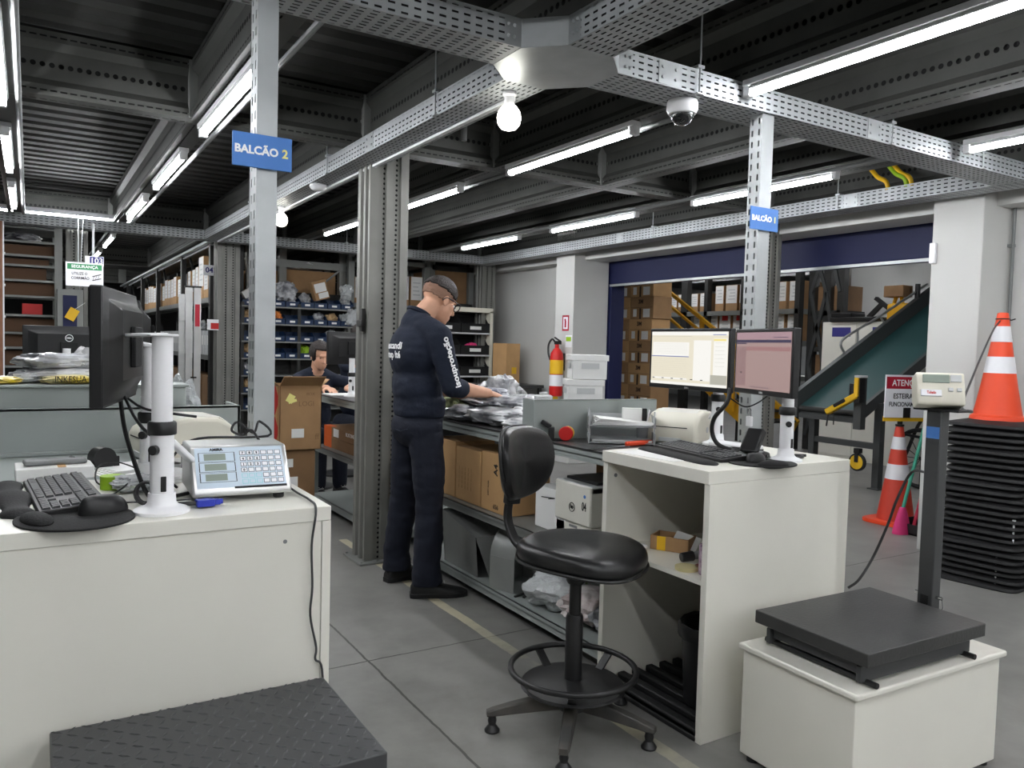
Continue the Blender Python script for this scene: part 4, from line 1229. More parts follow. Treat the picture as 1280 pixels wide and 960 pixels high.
# ================================================================== WORKBENCHES
def workbench(label, x0, x1, y0, y1, z=.92, mid=.475, low=.10):
    t = thing('workbench', label, 'workbench', ((x0 + x1) / 2, (y0 + y1) / 2, 0), 0, 'grey steel workbenches')
    a, b = (x1 - x0) / 2, (y1 - y0) / 2
    def shelf(nm, zt, h, m):
        mb = MB().box(-a, a, -b, b, zt - .004, zt).box(-a, -a + .004, -b, b, zt - h, zt).box(a - .004, a, -b, b, zt - h, zt).box(-a, a, -b, -b + .004, zt - h, zt).box(-a, a, b - .004, b, zt - h, zt)
        mb.box(-a, -a + .012, -b, b, zt - h * .55, zt - h * .45)
        return mb.build(nm, m, t, smooth=False)
    shelf('bench_top', z - .006, .05, BENCHG)
    MB().box(-a, a, -b, b, z - .006, z).build('top_mat', BENCHT, t)
    shelf('middle_shelf', mid, .045, STEEL)
    shelf('lower_shelf', low, .05, BENCHG)
    for sx in (-1, 1):
        for sy in (-1, 1):
            mb = MB().box(sx * a - (.045 if sx > 0 else 0), sx * a + (.045 if sx < 0 else 0), sy * b - .002 * sy - (.003 if sy > 0 else 0), sy * b + (.003 if sy < 0 else 0), .0, z - .006)
            mb.box(sx * a - (.003 if sx > 0 else 0), sx * a + (.003 if sx < 0 else 0), sy * b - (.05 if sy > 0 else 0), sy * b + (.05 if sy < 0 else 0), 0, z - .006)
            mb.build('leg', BENCHG, t, smooth=False)
    return t
workbench('long grey steel workbench where the standing worker sorts bagged gloves', 2.02, 2.78, 2.47, 4.36)
workbench('grey steel workbench of the seated workers beyond the column', 1.985, 2.75, 4.76, 6.3, mid=.50)

# ------------------------------------------------------------------ on the long workbench
t = thing('back_panel', 'grey steel divider panel standing across the long workbench', 'panel', (2.31, 2.97, .9205), radians(-8))
MB().box(-.33, .34, -.003, .003, 0, .185).box(-.33, .34, -.003, .022, .177, .185).box(-.333, -.327, -.003, .12, 0, .185).build('sheet', BENCHG, t, bev=.002)
def at_bench(px, py, z=.9205): return at(px, py, z=z)
for k, (z, dx, lab) in enumerate(((.9205, 0, 'white carton at the bottom of the stack of three behind the divider panel'), (1.052, -.01, 'white carton in the middle of the stack of three behind the divider panel'), (1.184, .012, 'white carton on top of the stack of three behind the divider panel'))):
    p = at(735, 480, y=3.35)
    c = carton(lab, (p.x + dx, 3.38, z), radians(-30 + 2 * k), (.185, .165, .128), PAPER, name='white_carton', group='white cartons behind the divider')
    MB().box(-.045, .05, -.0862, -.0852, .055, .085).build('print', LGREY, c)
    MB().box(-.1012, -.1, -.05, .05, .055, .085).build('print', LGREY, c)
    MB().box(-.101, .101, -.086, .086, .098, .1292).build('lid', PAPER, c, bev=.002)
p = at(679, 497, y=3.36)
t = thing('tape_tub', 'black round tub with white lid behind the divider panel', 'tub', (p.x, 3.36, .9205))
MB().lathe([(.042, 0), (.044, .01), (.044, .145), (.04, .15), (.01, .15)], 28).build('tub', BLK, t)
MB().lathe([(.046, .15), (.047, .155), (.047, .175), (.04, .18), (.02, .18), (.02, .195), (.005, .196)], 28).build('lid', LGREY, t)
MB().tube([(-.03, -.037 - .006, .11 + .0), (-.02, -.046, .125), (-.005, -.048, .13), (.01, -.046, .12), (.0, -.048, .1), (-.02, -.045, .095), (-.03, -.043, .11)], .003, 6).build('swirl_mark', INKW, t)
p = at(694, 490, y=3.3)
t = thing('wrapper', 'white and black crumpled wrapper beside the black tub', 'wrapper', (p.x, 3.34, .9205), .3)
lump((.07, .07, .15), 12, .3).build('wrap', BAGW, t)
# desk trays
t = thing('letter_tray', 'clear acrylic two-tier letter tray holding papers on the workbench', 'letter tray', (2.32, 2.80, .9205), radians(-35))
for k, z in enumerate((.0, .075)):
    mb = MB().box(-.15, .15, -.1, .1, z + .004, z + .008).box(-.15, -.146, -.1, .1, z, z + .05).box(.146, .15, -.1, .1, z, z + .05).box(-.15, .15, .096, .1, z, z + .05)
    mb.build('tray', CLEAR, t)
for sx in (-.145, .145):
    for sy in (-.08, .08): MB().cyl((sx, sy, .0), (sx, sy, .15), .004, n=8).build('riser', CLEAR, t)
mb = MB()
for q in range(5): mb.obox((.0 + .004 * q, .0, .087 + .004 * q), (.26, .17, .0032), (0, .02 * q, .03 * q))
mb.build('papers', PAPER, t)
mb = MB()
for q in range(3): mb.obox((0, .0, .011 + .003 * q), (.27, .18, .0025), (0, 0, .02 * q))
mb.build('papers', LGREY, t)
t = thing('small_box', 'small white box with dark end on the letter tray', 'box', (2.40, 2.815, 1.045), radians(-35))
MB().box(-.045, .045, -.02, .02, -.03, .03).build('walls', PAPER, t, bev=.002)
MB().box(.045, .068, -.02, .02, -.03, .03).build('dark_end', BLK, t, bev=.004)
for r_ in (-.06,): MB().box(-.03, .03, -.018, .018, -.047, -.03).build('stand', PAPER, t)
p = at(803, 552, z=.9205)
t = thing('clear_cup', 'clear plastic pen cup between the letter tray and the printer', 'cup', (p.x, p.y, .9205))
MB().lathe([(.026, 0), (.032, .085), (.030, .085), (.024, .004), (.001, .004)], 24).build('cup', CLEAR, t)
for k in range(3):
    MB().cyl((.004 * k, -.01 + .008 * k, .006), (.02 - .018 * k, -.02 + .02 * k, .15), .0035, n=8).build('stirrer', WPLA, t)
p = Vector((2.11, 2.925, 0))
t = thing('tape_gun', 'red and yellow tape dispenser on the workbench before the divider', 'tape dispenser', (p.x, p.y, .9205), radians(-40))
MB().cyl((-.005, -.025, .034), (-.005, .0, .034), .033, n=28).build('red_reel', REDP, t, bev=.004)
MB().cyl((-.0, .001, .034), (-.0, .026, .034), .032, n=28).build('yellow_reel', YEL, t, bev=.004)
MB().box(-.085, -.06, -.022, .022, .0, .06).bar((-.075, 0, .06), (-.12, 0, .085), .03, .02).box(-.09, .0, -.02, .02, 0, .008).build('handle', BLK, t, bev=.005)
label_printer('cream label printer behind the cream-screen monitor', (2.62, 2.72, .9215), radians(28)).scale = (1.1, 1.05, 1.0)
# bags of gloves
PILE = [
 ('silver crinkled bag behind the worker\'s forearm', 'polybag', 588, 476, 2.50, (.30, .22, .16), FOIL, .2, .0),
 ('pale lime packet at the belly of the worker', 'glove_packet', 567, 512, 2.12, (.14, .20, .10), BAGL, .1, .0),
 ('dark tipped grey glove bag, lowest at the bench edge by the worker', 'glove_bag', 585, 528, 2.13, (.17, .24, .07), BAGD, .4, 0),
 ('long grey glove bag along the bench edge', 'glove_bag', 622, 530, 2.17, (.20, .34, .075), BAGG, .15, 0),
 ('white glove bag bunched against the divider panel', 'glove_bag', 652, 538, 2.13, (.15, .16, .05), BAGW, .6, 0),
 ('grey glove bag, second layer under the worker\'s hand', 'glove_bag', 610, 512, 2.25, (.22, .40, .06), BAGD, -.1, .075),
 ('white glove bag in the far middle of the pile', 'glove_bag', 612, 500, 2.42, (.26, .34, .10), BAGW, .2, .0),
 ('folded grey glove bag on the pile towards the divider', 'glove_bag', 645, 506, 2.30, (.16, .30, .06), BAGD, .5, .07),
 ('navy and white packet right under the fingers', 'glove_packet', 612, 499, 2.33, (.12, .22, .05), bagmat('navy_packet', (220, 222, 226), (36, 38, 76)), .1, .115),
 ('crumpled white wrapper just beyond the fingers', 'wrapper', 628, 486, 2.45, (.13, .14, .12), BAGW, .3, .10),
 ('pale glove bag at the far side by the black tub', 'glove_bag', 652, 500, 2.52, (.2, .3, .11), BAGG, .3, .0),
 ('white glove bag peeking out by the black tub', 'glove_bag', 660, 520, 2.30, (.16, .2, .08), BAGW, .9, .0)]
for k, (lab, nm, px, py, x, s, m, rz, dz) in enumerate(PILE):
    p = at(px, py, x=x)
    y = min(max(p.y, 3.14), 4.2)
    t = thing(nm, lab, 'bag', (x, y, .9205 + dz), rz, 'bagged gloves on the workbench')
    lump((s[0] * 1.15, s[1] * 1.15, s[2] * 1.25), k + 20, .3, 2.8).build('packet', m, t)
# under the bench
yb = lambda px, py, x=2.08: at(px, py, x=x).y
zs = .476
y3, y2, y1, y0 = yb(571, 600), yb(603, 600), yb(638, 600), yb(553, 600)
for k, (a, b, lab) in enumerate(((y2, y3, 'tan copy paper carton in the middle of three under the workbench'), (y1, y2, 'tan copy paper carton printed A4, nearest of three under the workbench'), (y3, y3 + .28, 'tan copy paper carton farthest of three, behind the worker'))):
    c = carton(lab, (2.20, (a + b) / 2, zs), 0, (.26, b - a - .012, .30 + .01 * k), CARDL, name='paper_carton', group='copy paper cartons')
    if k == 1:
        text('A4', .052, INKK, c, (-.1308, -.015, .225), (pi / 2, -pi / 2, -pi / 2), bold=.0015)
        text('656', .035, INKK, c, (-.1308, -.02, .03), FX)
        text('COPY PAPER', .014, INKK, c, (-.1308, .06, .12), (pi / 2, -pi / 2, -pi / 2))
    if k == 0:
        for q in range(5): text('— — — — —', .02, CARDD, c, (-.1308, .1 - .035 * q, .13), (pi / 2, -pi / 2, -pi / 2), name='print')
c = carton('white carton with a black swoosh under the workbench beside the stool stem', (2.27, (yb(655, 630) + yb(693, 630)) / 2 - .05, zs), 0, (.32, .25, .2), PAPER, name='white_carton')
MB().tube([(-.1612, .07, .15), (-.1612, .02, .155), (-.1612, -.04, .16), (-.1612, .01, .15)], .0025, 6).build('swoosh_mark', INKK, c)
MB().box(-.161, .161, -.126, .126, .165, .2012).build('lid', PAPER, c, bev=.002)
carton('dark brown carton at the rear of the middle shelf behind the laser printer', (2.63, 2.68, zs), 0, (.2, .34, .36), CARDD, name='cardboard_box')
carton('dark brown carton at the rear of the middle shelf behind the white carton', (2.63, 3.06, zs), 0, (.2, .36, .36), CARDD, name='cardboard_box')
# laser printer
yl, yr = yb(693, 640, 2.1), yb(738, 640, 2.1)
t = thing('laser_printer', 'white laser printer numbered 04 under the workbench', 'printer', (2.30, (yl + yr) / 2, zs))
d = abs(yl - yr) / 2
MB().box(-.19, .19, -d, d, .0, .075).build('paper_drawer', W, t, bev=.006)
MB().box(-.2, .19, -d, d, .078, .26).build('body', W, t, bev=.008)
MB().box(-.195, .19, -d, d, .225, .262).build('top_cover', LGREY, t, bev=.006)
MB().box(-.15, .16, -d + .02, d - .02, .26, .275).build('output_tray', BLK, t, bev=.004)
MB().box(-.1915, -.19, -.03, .03, .055, .066).build('drawer_handle', MGREY, t)
MB().tube([(-.2012, .0 + .02 * cos(a), .15 + .02 * sin(a)) for a in [2 * pi * j / 24 for j in range(24)]], .0016, 6, closed=True).build('logo_ring', INKK, t)
text('hp', .024, INKK, t, (-.2012, 0.0, .152), FX, 'logo_lettering', bold=.0006)
text('04', .055, INKK, t, (-.2012, -d * .66, .165), FX, 'number_lettering', sx=.6, bold=.0006)
MB().cyl((-.2015, -d * .68, .212), (-.2, -d * .68, .212), .008, n=16).build('blue_dot', SIGNB, t)
text('LaserJet', .01, INKK, t, (-.196, .02, .245), FX, 'model_lettering')
# folded sheet hopper and bags on the low shelf
t = thing('sheet_hopper', 'folded grey sheet-metal hopper on the low shelf behind the worker', 'hopper', (2.25, 3.82, .101))
mb = MB()
P = [(-.2, .22, .28), (.1, .24, .28), (.12, -.22, .27), (-.18, -.26, .27)]
mb.quad((-.22, .2, .30), (.2, .2, .30), (.2, -.2, .22), (-.22, -.2, .22))
mb.quad((-.22, .2, .30), (-.22, -.2, .22), (-.2, -.2, 0.0), (-.2, .2, .0))
mb.quad((-.22, -.2, .22), (.2, -.2, .22), (.14, -.26, .0), (-.16, -.26, .0))
mb.quad((.2, -.2, .22), (.2, .2, .30), (.2, .2, 0), (.14, -.26, 0))
mb.quad((-.2, -.2, 0), (-.2, .2, 0), (.2, .2, 0), (.14, -.26, 0))
mb.quad((-.22, .2, .30), (.2, .2, .30), (.2, .2, 0), (-.2, .2, 0))
mb.build('sheet', HOPPER, t, smooth=False)
t = thing('sheet_hopper', 'small dull metal cover leaning against the folded hopper', 'hopper', (2.20, 3.43, .101), radians(20))
mb = MB()
mb.grid([[(.14 * cos(a) * 1.0 - .02, y_, .16 + .15 * sin(a)) for a in [pi * .0 + pi * j / 12 for j in range(13)]] for y_ in (-.08, .08)])
mb.box(-.16, -.157, -.08, .08, 0, .17).box(.117, .12, -.08, .08, 0, .17).box(-.16, .12, .077, .08, 0, .17)
mb.build('cover', HOPPER, t)
MB().bar((-.2, -.12, .004), (.1, -.14, .004), .012, .008).bar((-.18, -.16, .004), (.05, -.1, .004), .012, .008).build('wire_foot', DARK, t)
for k, (lab, x, y, s, m, rz) in enumerate((('clear polybag of lime gloves on the low shelf behind the stool', 2.20, 3.05, (.30, .30, .17), BAGC, .3),
        ('dark green glove bundle inside the clear polybag', 2.22, 3.03, (.22, .2, .15), BAGL, .5),
        ('white and red glove bag on the low shelf by the bench leg', 2.20, 2.80, (.26, .26, .15), bagmat('red_white_packet', (232, 230, 228), (150, 132, 130), scale=6), .2),
        ('dark grey glove bag against the bench leg, on the low shelf', 2.24, 2.63, (.3, .2, .13), BAGD, .1),
        ('black packed bag on top of the low shelf bags', 2.42, 2.70, (.26, .26, .24), bagmat('black_packet', (120, 122, 122), (28, 28, 30)), .4))):
    t = thing('polybag' if k == 0 else 'glove_bag', lab, 'bag', (x, y, .101), rz)
    lump(s, k + 60, .3, 3.4).build('packet', m, t)

# ------------------------------------------------------------------ around the seated workers
BXY = 5.55
t = carton('large open cardboard box with a yellow label, beside the far workbench', (1.655, BXY + .2, .565), 0, (.30, .40, .46), CARD, True, stickers=(('-y', -.02, .12, .09, .065, PAPER),))
MB().obox((-.075, -.2012, .37), (.05, .0015, .06), (0, .5, 0)).obox((-.06, -.2014, .35), (.06, .0015, .02), (0, -.3, 0)).build('yellow_label', INKY, t)
text('LOGI', .05, CARDD, t, (.04, -.2008, .33), FY, name='print'); text('BOX', .03, CARDD, t, (.07, -.2008, .40), FY, name='print'); text('ff', .06, CARDD, t, (.12, -.2008, .09), FY, name='print')
t = carton('cardboard box with two white labels under the large open box', (1.64, BXY + .2, 0), 0, (.26, .36, .56), CARDD, False, stickers=(('-y', -.06, .47, .06, .06, PAPER), ('-y', -.03, .33, .07, .08, PAPER)))
t = thing('cardboard_sheet', 'cardboard sheet printed with red diamonds beside the open box', 'cardboard sheet', (1.483, BXY + .05, 0))
MB().box(-.02, .02, -.004, .004, .4, 1.02).box(-.02, .02, -.004, .004, 0, .4).build('sheet', CARDL, t)
mb = MB()
for k in range(3):
    z = .48 + .22 * k
    mb.add([(0, -.005, z - .11), (.02, -.005, z - .03), (.02, -.005, z + .03), (0, -.005, z + .11), (-.02, -.005, z + .03), (-.02, -.005, z - .03)], [(0, 1, 2, 3, 4, 5)])
mb.build('red_diamonds', REDD, t)
zm = .501
for k in range(2):
    lab = ('orange edged flat carton, upper of two under the far workbench', 'orange edged flat carton, lower of two under the far workbench')[1 - k]
    t = thing('orange_carton', lab, 'box', (2.22, 5.72, zm + k * .085), 0, 'orange cartons under the far workbench')
    MB().box(-.17, .17, -.42, .5, 0, .083).build('walls', CARDD, t, bev=.003)
    MB().box(-.171, -.12, .32, .501, 0.0, .0835).build('orange_end', ORB, t)
    if k: 
        MB().box(-.1715, -.17, .15, .27, .012, .075).build('shipping_label', PAPER, t)
        text('RLXTONE', .04, INKW, t, (-.1712, -.1, .055), FX)
t = thing('glove_bundle', 'lime green glove bundle on the middle shelf by the column', 'bundle', (2.10, 5.12, zm))
lump((.16, .24, .07), 71, .3).build('packet', LIME, t)
m3 = Vector((2.17, 6.02, 1.175))
monitor('black monitor turned away, hiding the seated worker\'s face', (2.17, 6.0, 1.17), radians(196), .42, .255)
arm_pole('white monitor arm on the far workbench', (2.145, 5.86, .9205), 0, .30, .17, False)
t = thing('cream_adapter', 'cream plastic block at the foot of the far monitor arm', 'adapter', (2.2, 5.72, .9205), .4)
MB().box(-.045, .045, -.035, .035, 0, .06).build('body', CREAM, t, bev=.008)
tag(MB().tube([(2.2, 5.92, 1.13), (2.24, 5.84, 1.05), (2.28, 5.8, .99), (2.33, 5.78, .97)], .008, 8).build('white_cable', WPLA), 'curved white cable beside the far monitor arm', 'cable')
t = thing('paper_sheet', 'white paper under the seated worker\'s hand', 'paper', (2.2, 6.1, .9205))
MB().box(-.17, .2, -.1, .14, 0, .004).build('sheets', PAPER, t)

# ================================================================== PEOPLE
def xf(T, p): return tuple(T @ Vector(p))
def head_parts(mb, T):
    R = T.to_3x3().to_euler()
    for c, r in (((-.012, 0, .035), (.098, .077, .088)), ((.03, 0, -.035), (.066, .060, .075)), ((.045, 0, -.075), (.048, .045, .04)), ((.072, 0, -.098), (.02, .022, .016)),
                 ((.085, 0, .022), (.014, .045, .012)), ((.086, 0, -.066), (.014, .024, .009)), ((.086, 0, -.078), (.013, .02, .008))):
        ico(xf(T, c), r, R, mb)
    cap(mb, xf(T, (.092, 0, .008)), .008, xf(T, (.110, 0, -.032)), .0125, 12)
    for s in (-1, 1):
        ico(xf(T, (-.004, s * .078, -.012)), (.018, .007, .031), R, mb, 16, 10)
        ico(xf(T, (.05, s * .04, -.02)), (.03, .022, .022), R, mb, 16, 10)
        ico(xf(T, (.108 - .01, s * .011, -.036)), (.01, .009, .008), R, mb, 12, 8)
def hand_parts(mb, wrist, fdir, up, side, curl=.5, s=1.0):
    """fdir: along the fingers, up: back of the hand, side: +1 thumb towards fdir x up"""
    f = Vector(fdir).normalized(); u = Vector(up); u = (u - f * u.dot(f)).normalized(); w = f.cross(u) * side
    wr = Vector(wrist)
    pc = wr + f * .05 * s
    M3 = Matrix((f, w, u)).transposed()
    ico(pc, (.05 * s, .041 * s, .016 * s), M3.to_euler(), mb, 18, 10)
    ico(pc + f * .02 * s, (.04 * s, .043 * s, .014 * s), M3.to_euler(), mb, 18, 10)
    for k, (off, L, r) in enumerate(((.031, .075, .0088), (.0105, .084, .0092), (-.0105, .078, .0088), (-.030, .062, .0078))):
        b = pc + f * (.042 - .004 * abs(k - 1)) * s + w * off * s
        a = 0; p = b; sp = Vector((0, 0, 0))
        for q, (fr, cu) in enumerate(((.45, .55), (.31, .9), (.24, .6))):
            a += curl * cu
            d = (f * cos(a) - u * sin(a) + w * (off * 3.2)).normalized()
            n = p + d * L * fr * s
            cap(mb, p, r * s * (1 - .08 * q), n, r * s * (1 - .08 * (q + 1)), 10)
            p = n
    b = wr + f * .022 * s + w * .028 * s - u * .004
    d1 = (f * .6 + w * .75 - u * .25).normalized(); d2 = (f * .9 + w * .25 - u * .35).normalized(); d3 = (f * .95 - w * .1 - u * .4).normalized()
    p1 = b + d1 * .035 * s; p2 = p1 + d2 * .034 * s; p3 = p2 + d3 * .026 * s
    cap(mb, b, .0135 * s, p1, .0115 * s, 10); cap(mb, p1, .0115 * s, p2, .0102 * s, 10); cap(mb, p2, .0102 * s, p3, .0088 * s, 10)
def hair_mesh(T, parent, m, grow, keep, name='hair', seed=0):
    mb = MB(); n, k = 72, 48
    grid = []
    for i in range(k + 1):
        ph = -pi / 2 + pi * i / k; row = []
        for j in range(n):
            a = 2 * pi * j / n
            d = Vector((cos(ph) * cos(a), cos(ph) * sin(a), sin(ph)))
            g = grow + .003 * noise.noise(d * 9 + Vector((seed, 0, 0)))
            row.append(Vector((-.012, 0, .035)) + Vector((d.x * (.098 + g), d.y * (.077 + g), d.z * (.088 + g))))
        grid.append(row)
    for i in range(k):
        for j in range(n):
            q = [grid[i][j], grid[i][(j + 1) % n], grid[i + 1][(j + 1) % n], grid[i + 1][j]]
            c = sum(q, Vector()) / 4
            if keep(c): mb.add([xf(T, v) for v in q], [(0, 1, 2, 3)])
    o = mb.build(name, m, parent, fix=False)
    bm = bmesh.new(); bm.from_mesh(o.data); bmesh.ops.remove_doubles(bm, verts=bm.verts, dist=1e-5); bm.to_mesh(o.data); bm.free()
    sd_ = o.modifiers.new('solid', 'SOLIDIFY'); sd_.thickness = grow + .004; sd_.offset = -1
    return o
def shoe(parent, heel, toe, name='shoe'):
    h, tt = Vector(heel), Vector(toe)
    L = (tt - h).length; f = (tt - h).normalized(); w = Vector((-f.y, f.x, 0))
    up = MB(); rows = []
    for s, hw, ht in ((0, .026, .06), (.04, .034, .085), (.12, .036, .1), (.28, .038, .098), (.42, .041, .085), (.6, .046, .066), (.78, .045, .053), (.92, .034, .044), (1, .014, .032)):
        c = h + f * L * s
        rows.append([tuple(c + w * hw * cos(a) + Vector((0, 0, .022 + max(0, (ht - .022)) * max(0, sin(a)) ** .7))) for a in [pi * j / 12 for j in range(13)]])
    up.grid(rows)
    up.add(rows[0], [tuple(range(13))]); up.add(rows[-1], [tuple(range(13))])
    o = up.build(name, SHOE, parent)
    so = MB(); rows = []
    for s, hw in ((-.01, .026), (.05, .037), (.2, .038), (.4, .042), (.6, .049), (.8, .047), (.94, .034), (1.02, .014)):
        c = h + f * L * s
        rows.append([tuple(c + w * hw), tuple(c - w * hw), tuple(c - w * hw * 1.02 + Vector((0, 0, .026))), tuple(c + w * hw * 1.02 + Vector((0, 0, .026)))])
    so.grid(rows, 0, True); so.add(rows[0], [(0, 1, 2, 3)]); so.add(rows[-1], [(0, 1, 2, 3)])
    so.build('sole', BLKR, o, bev=.004)
    la = MB()
    for q in range(4):
        c = h + f * L * (.36 + .08 * q) + Vector((0, 0, .1 - .008 * q))
        la.cyl(c - w * .02, c + w * .02, .003, n=6)
    la.build('laces', LGREY, o)
    return o
def wrinkle(o, amp, sc, seed=0):
    me = o.data
    for v in me.vertices:
        p = v.co * sc
        v.co += v.normal * amp * (noise.noise(p + Vector((seed, 0, 0))) + .6 * noise.noise(Vector((p.x * 1.5, p.y * 1.5, p.z * 4.0)) + Vector((0, seed, 3))))
    me.update()

# ---- the worker standing at the bench, seen from behind
per = thing('person', 'person in navy sweatshirt and trousers standing at the workbench, head bent, reaching into the bags', 'person', (1.80, 3.87, 0))
HT = Matrix.Translation((.105, -.005, 1.588)) @ Matrix.Rotation(radians(8), 4, 'Z') @ Matrix.Rotation(radians(24), 4, 'Y')
shR, elR, wrR = Vector((.02, -.185, 1.39)), Vector((.075, -.235, 1.125)), Vector((.36, -.12, 1.085))
shL, elL, wrL = Vector((.03, .185, 1.39)), Vector((.12, .24, 1.12)), Vector((.38, .10, 1.05))
nb = Vector((-.005, 0, 1.485))
hipR, knR, anR = Vector((0, -.09, .90)), Vector((.02, -.115, .50)), Vector((.0, -.135, .09))
hipL, knL, anL = Vector((-.02, .09, .90)), Vector((-.01, .14, .50)), Vector((-.03, .205, .09))
mb = MB()
head_parts(mb, HT)
cap(mb, xf(HT, (-.035, 0, -.05)), .056, nb, .06)
ico((-.02, 0, 1.28), (.105, .16, .18), mb=mb); ico((-.0, 0, 1.05), (.105, .145, .16), mb=mb); ico((-.005, 0, .93), (.11, .15, .10), mb=mb)
cap(mb, nb + Vector((-.01, 0, -.03)), .06, shR, .05); cap(mb, nb + Vector((-.01, 0, -.03)), .06, shL, .05)
for s, e, w_ in ((shR, elR, wrR), (shL, elL, wrL)):
    cap(mb, s, .05, e, .042); cap(mb, e, .042, e.lerp(w_, .35), .042); cap(mb, e.lerp(w_, .35), .042, w_, .027)
hand_parts(mb, wrR, (1, .42, -.18), (.1, -.25, 1), -1, .42, 1.03)
hand_parts(mb, wrL, (1, -.35, -.25), (.1, .2, 1), 1, .5, 1.03)
for h_, k_, a_ in ((hipR, knR, anR), (hipL, knL, anL)):
    cap(mb, h_, .07, k_, .05); cap(mb, k_, .05, a_, .036); cap(mb, a_, .036, a_ + Vector((.03, 0, -.025)), .03)
remesh(mb.build('body', SKIN, per), .0055, 4, .4)
# shirt
mb = MB()
ico((-.035, 0, 1.30), (.132, .182, .17), mb=mb); ico((-.015, 0, 1.12), (.132, .172, .16), mb=mb); ico((0, 0, 1.03), (.135, .172, .085), mb=mb)
mb.lathe([(.001, .955), (.128, .955), (.134, .975), (.134, 1.05), (.001, 1.06)], 32, sy=1.28)
cap(mb, nb + Vector((-.03, 0, -.025)), .076, shR + Vector((-.0, 0, 0)), .07); cap(mb, nb + Vector((-.03, 0, -.025)), .076, shL, .07); cap(mb, nb + Vector((-.025, 0, .0)), .066, nb + Vector((-.02, 0, -.1)), .09)
for s, e, w_ in ((shR, elR, wrR), (shL, elL, wrL)):
    cap(mb, s, .068, e, .056); cap(mb, e, .057, e.lerp(w_, .22), .052)
shirt = remesh(mb.build('sweatshirt', NAVY, per), .009, 7, .5)
wrinkle(shirt, .006, 9, 2)
for p in shirt.data.polygons: p.use_smooth = True
mb = MB().lathe([(.058, -.014), (.072, -.006), (.072, .008), (.060, .014)], 28)
cl = mb.build('collar', NAVY, per, loc=nb + Vector((-.004, 0, .028)), rot=(0, radians(26), 0))
# trousers
mb = MB()
ico((-.01, 0, .90), (.132, .172, .115), mb=mb)
mb.lathe([(.001, .9), (.128, .9), (.126, .97), (.001, .975)], 32, sy=1.28)
for h_, k_, a_ in ((hipR, knR, anR), (hipL, knL, anL)):
    cap(mb, h_, .095, k_, .079); cap(mb, k_, .079, a_ + Vector((.0, 0, .07)), .075)
    mb.cyl(a_ + Vector((0, 0, .1)), a_ + Vector((.01, 0, -.02)), .075, .084, 20)
tr = remesh(mb.build('trousers', NAVYT, per), .009, 6, .5)
wrinkle(tr, .009, 7, 5)
for p in tr.data.polygons: p.use_smooth = True
MB().tube([(-.118, -.11, .90), (-.135, -.06, .885), (-.138, -.01, .89)], .003, 6).build('back_pocket', NAVY, per)
shoe(per, (-.075, -.10, 0), (.205, -.205, 0)); shoe(per, (-.09, .20, 0), (.19, .245, 0))
hair_mesh(HT, per, HAIR, .009, lambda c: c.z > .040 - .16 * c.x + .006 * noise.noise(c * 60) - .05 * max(0, .03 - abs(c.y)) and not (c.x > .07 and c.z < .07), 'hair', 1)
hair_mesh(HT, per, HAIRF, .0022, lambda c: c.z > -.012 - .12 * c.x + .003 * noise.noise(c * 90) and c.x < .05 and (c.z > .012 or c.x < -.02), 'cropped_hair', 2)
g = MB()
for s in (-1, 1):
    g.tube([xf(HT, q) for q in ((.1, s * .068, .012), (.04, s * .079, .012), (-.012, s * .083, .006), (-.03, s * .081, -.018))], .003, 6)
    g.tube([xf(HT, (.104, s * (.034 + .026 * cos(a)), .0 + .02 * sin(a))) for a in [2 * pi * j / 20 for j in range(20)]], .0028, 6, closed=True)
g.tube([xf(HT, q) for q in ((.108, -.009, .006), (.112, 0, .009), (.108, .009, .006))], .0025, 6)
g.build('glasses', BLK, per)
mb = MB()
for s in (-1, 1): ico(xf(HT, (.078, s * .031, -.001)), (.0085,) * 3, mb=mb, seg=14, rng=10)
mb.build('eyes', WPLA, per)
bpy.context.view_layer.update()
bv = BVHTree.FromPolygons([v.co.copy() for v in shirt.data.vertices], [tuple(p.vertices) for p in shirt.data.polygons])
def decal(s, size, m, conv, d, name, sx=1, bold=.0008, align='CENTER'):
    o = text(s, size, m, per, (0, 0, 0), (0, 0, 0), name, ext=0, align=align, sx=sx, bold=bold)
    bm = bmesh.new(); bm.from_mesh(o.data)
    bmesh.ops.triangulate(bm, faces=bm.faces)
    for _ in range(3): bmesh.ops.subdivide_edges(bm, edges=[e for e in bm.edges if e.calc_length() > .006], cuts=1, use_grid_fill=False); bmesh.ops.triangulate(bm, faces=bm.faces)
    for v in bm.verts:
        o_, dv_ = conv(v.co)
        h = bv.ray_cast(o_, dv_)
        if h[0] is not None: v.co = h[0] - dv_ * .0035
        else: v.co = o_ + dv_ * 1.0
    bad = [f for f in bm.faces if any(v.co.length > 2.5 or abs((v.co - f.verts[0].co).length) > .06 for v in f.verts)]
    bmesh.ops.delete(bm, geom=bad, context='FACES')
    bm.to_mesh(o.data); bm.free()
for k, s in enumerate(('mescandi', 'rotep lté')):
    decal(s, .050, INKW, lambda c, k=k: (Vector((-1, .005 - c.x - .0, 1.335 - .048 * k + c.y)), Vector((1, 0, 0))), None, 'back_lettering', bold=.0018)
a0, a1 = Vector((.01, 0, 1.415)), Vector((.095, 0, 1.10))
ax = (a0 - a1).normalized(); px_ = Vector((-ax.z, 0, ax.x))
mid = (a0 + a1) / 2
decal('isouproteção', .050, INKW, lambda c: (Vector((0, -1, 0)) + mid + ax * c.x + px_ * c.y, Vector((0, 1, 0))), None, 'sleeve_lettering', bold=.0018)

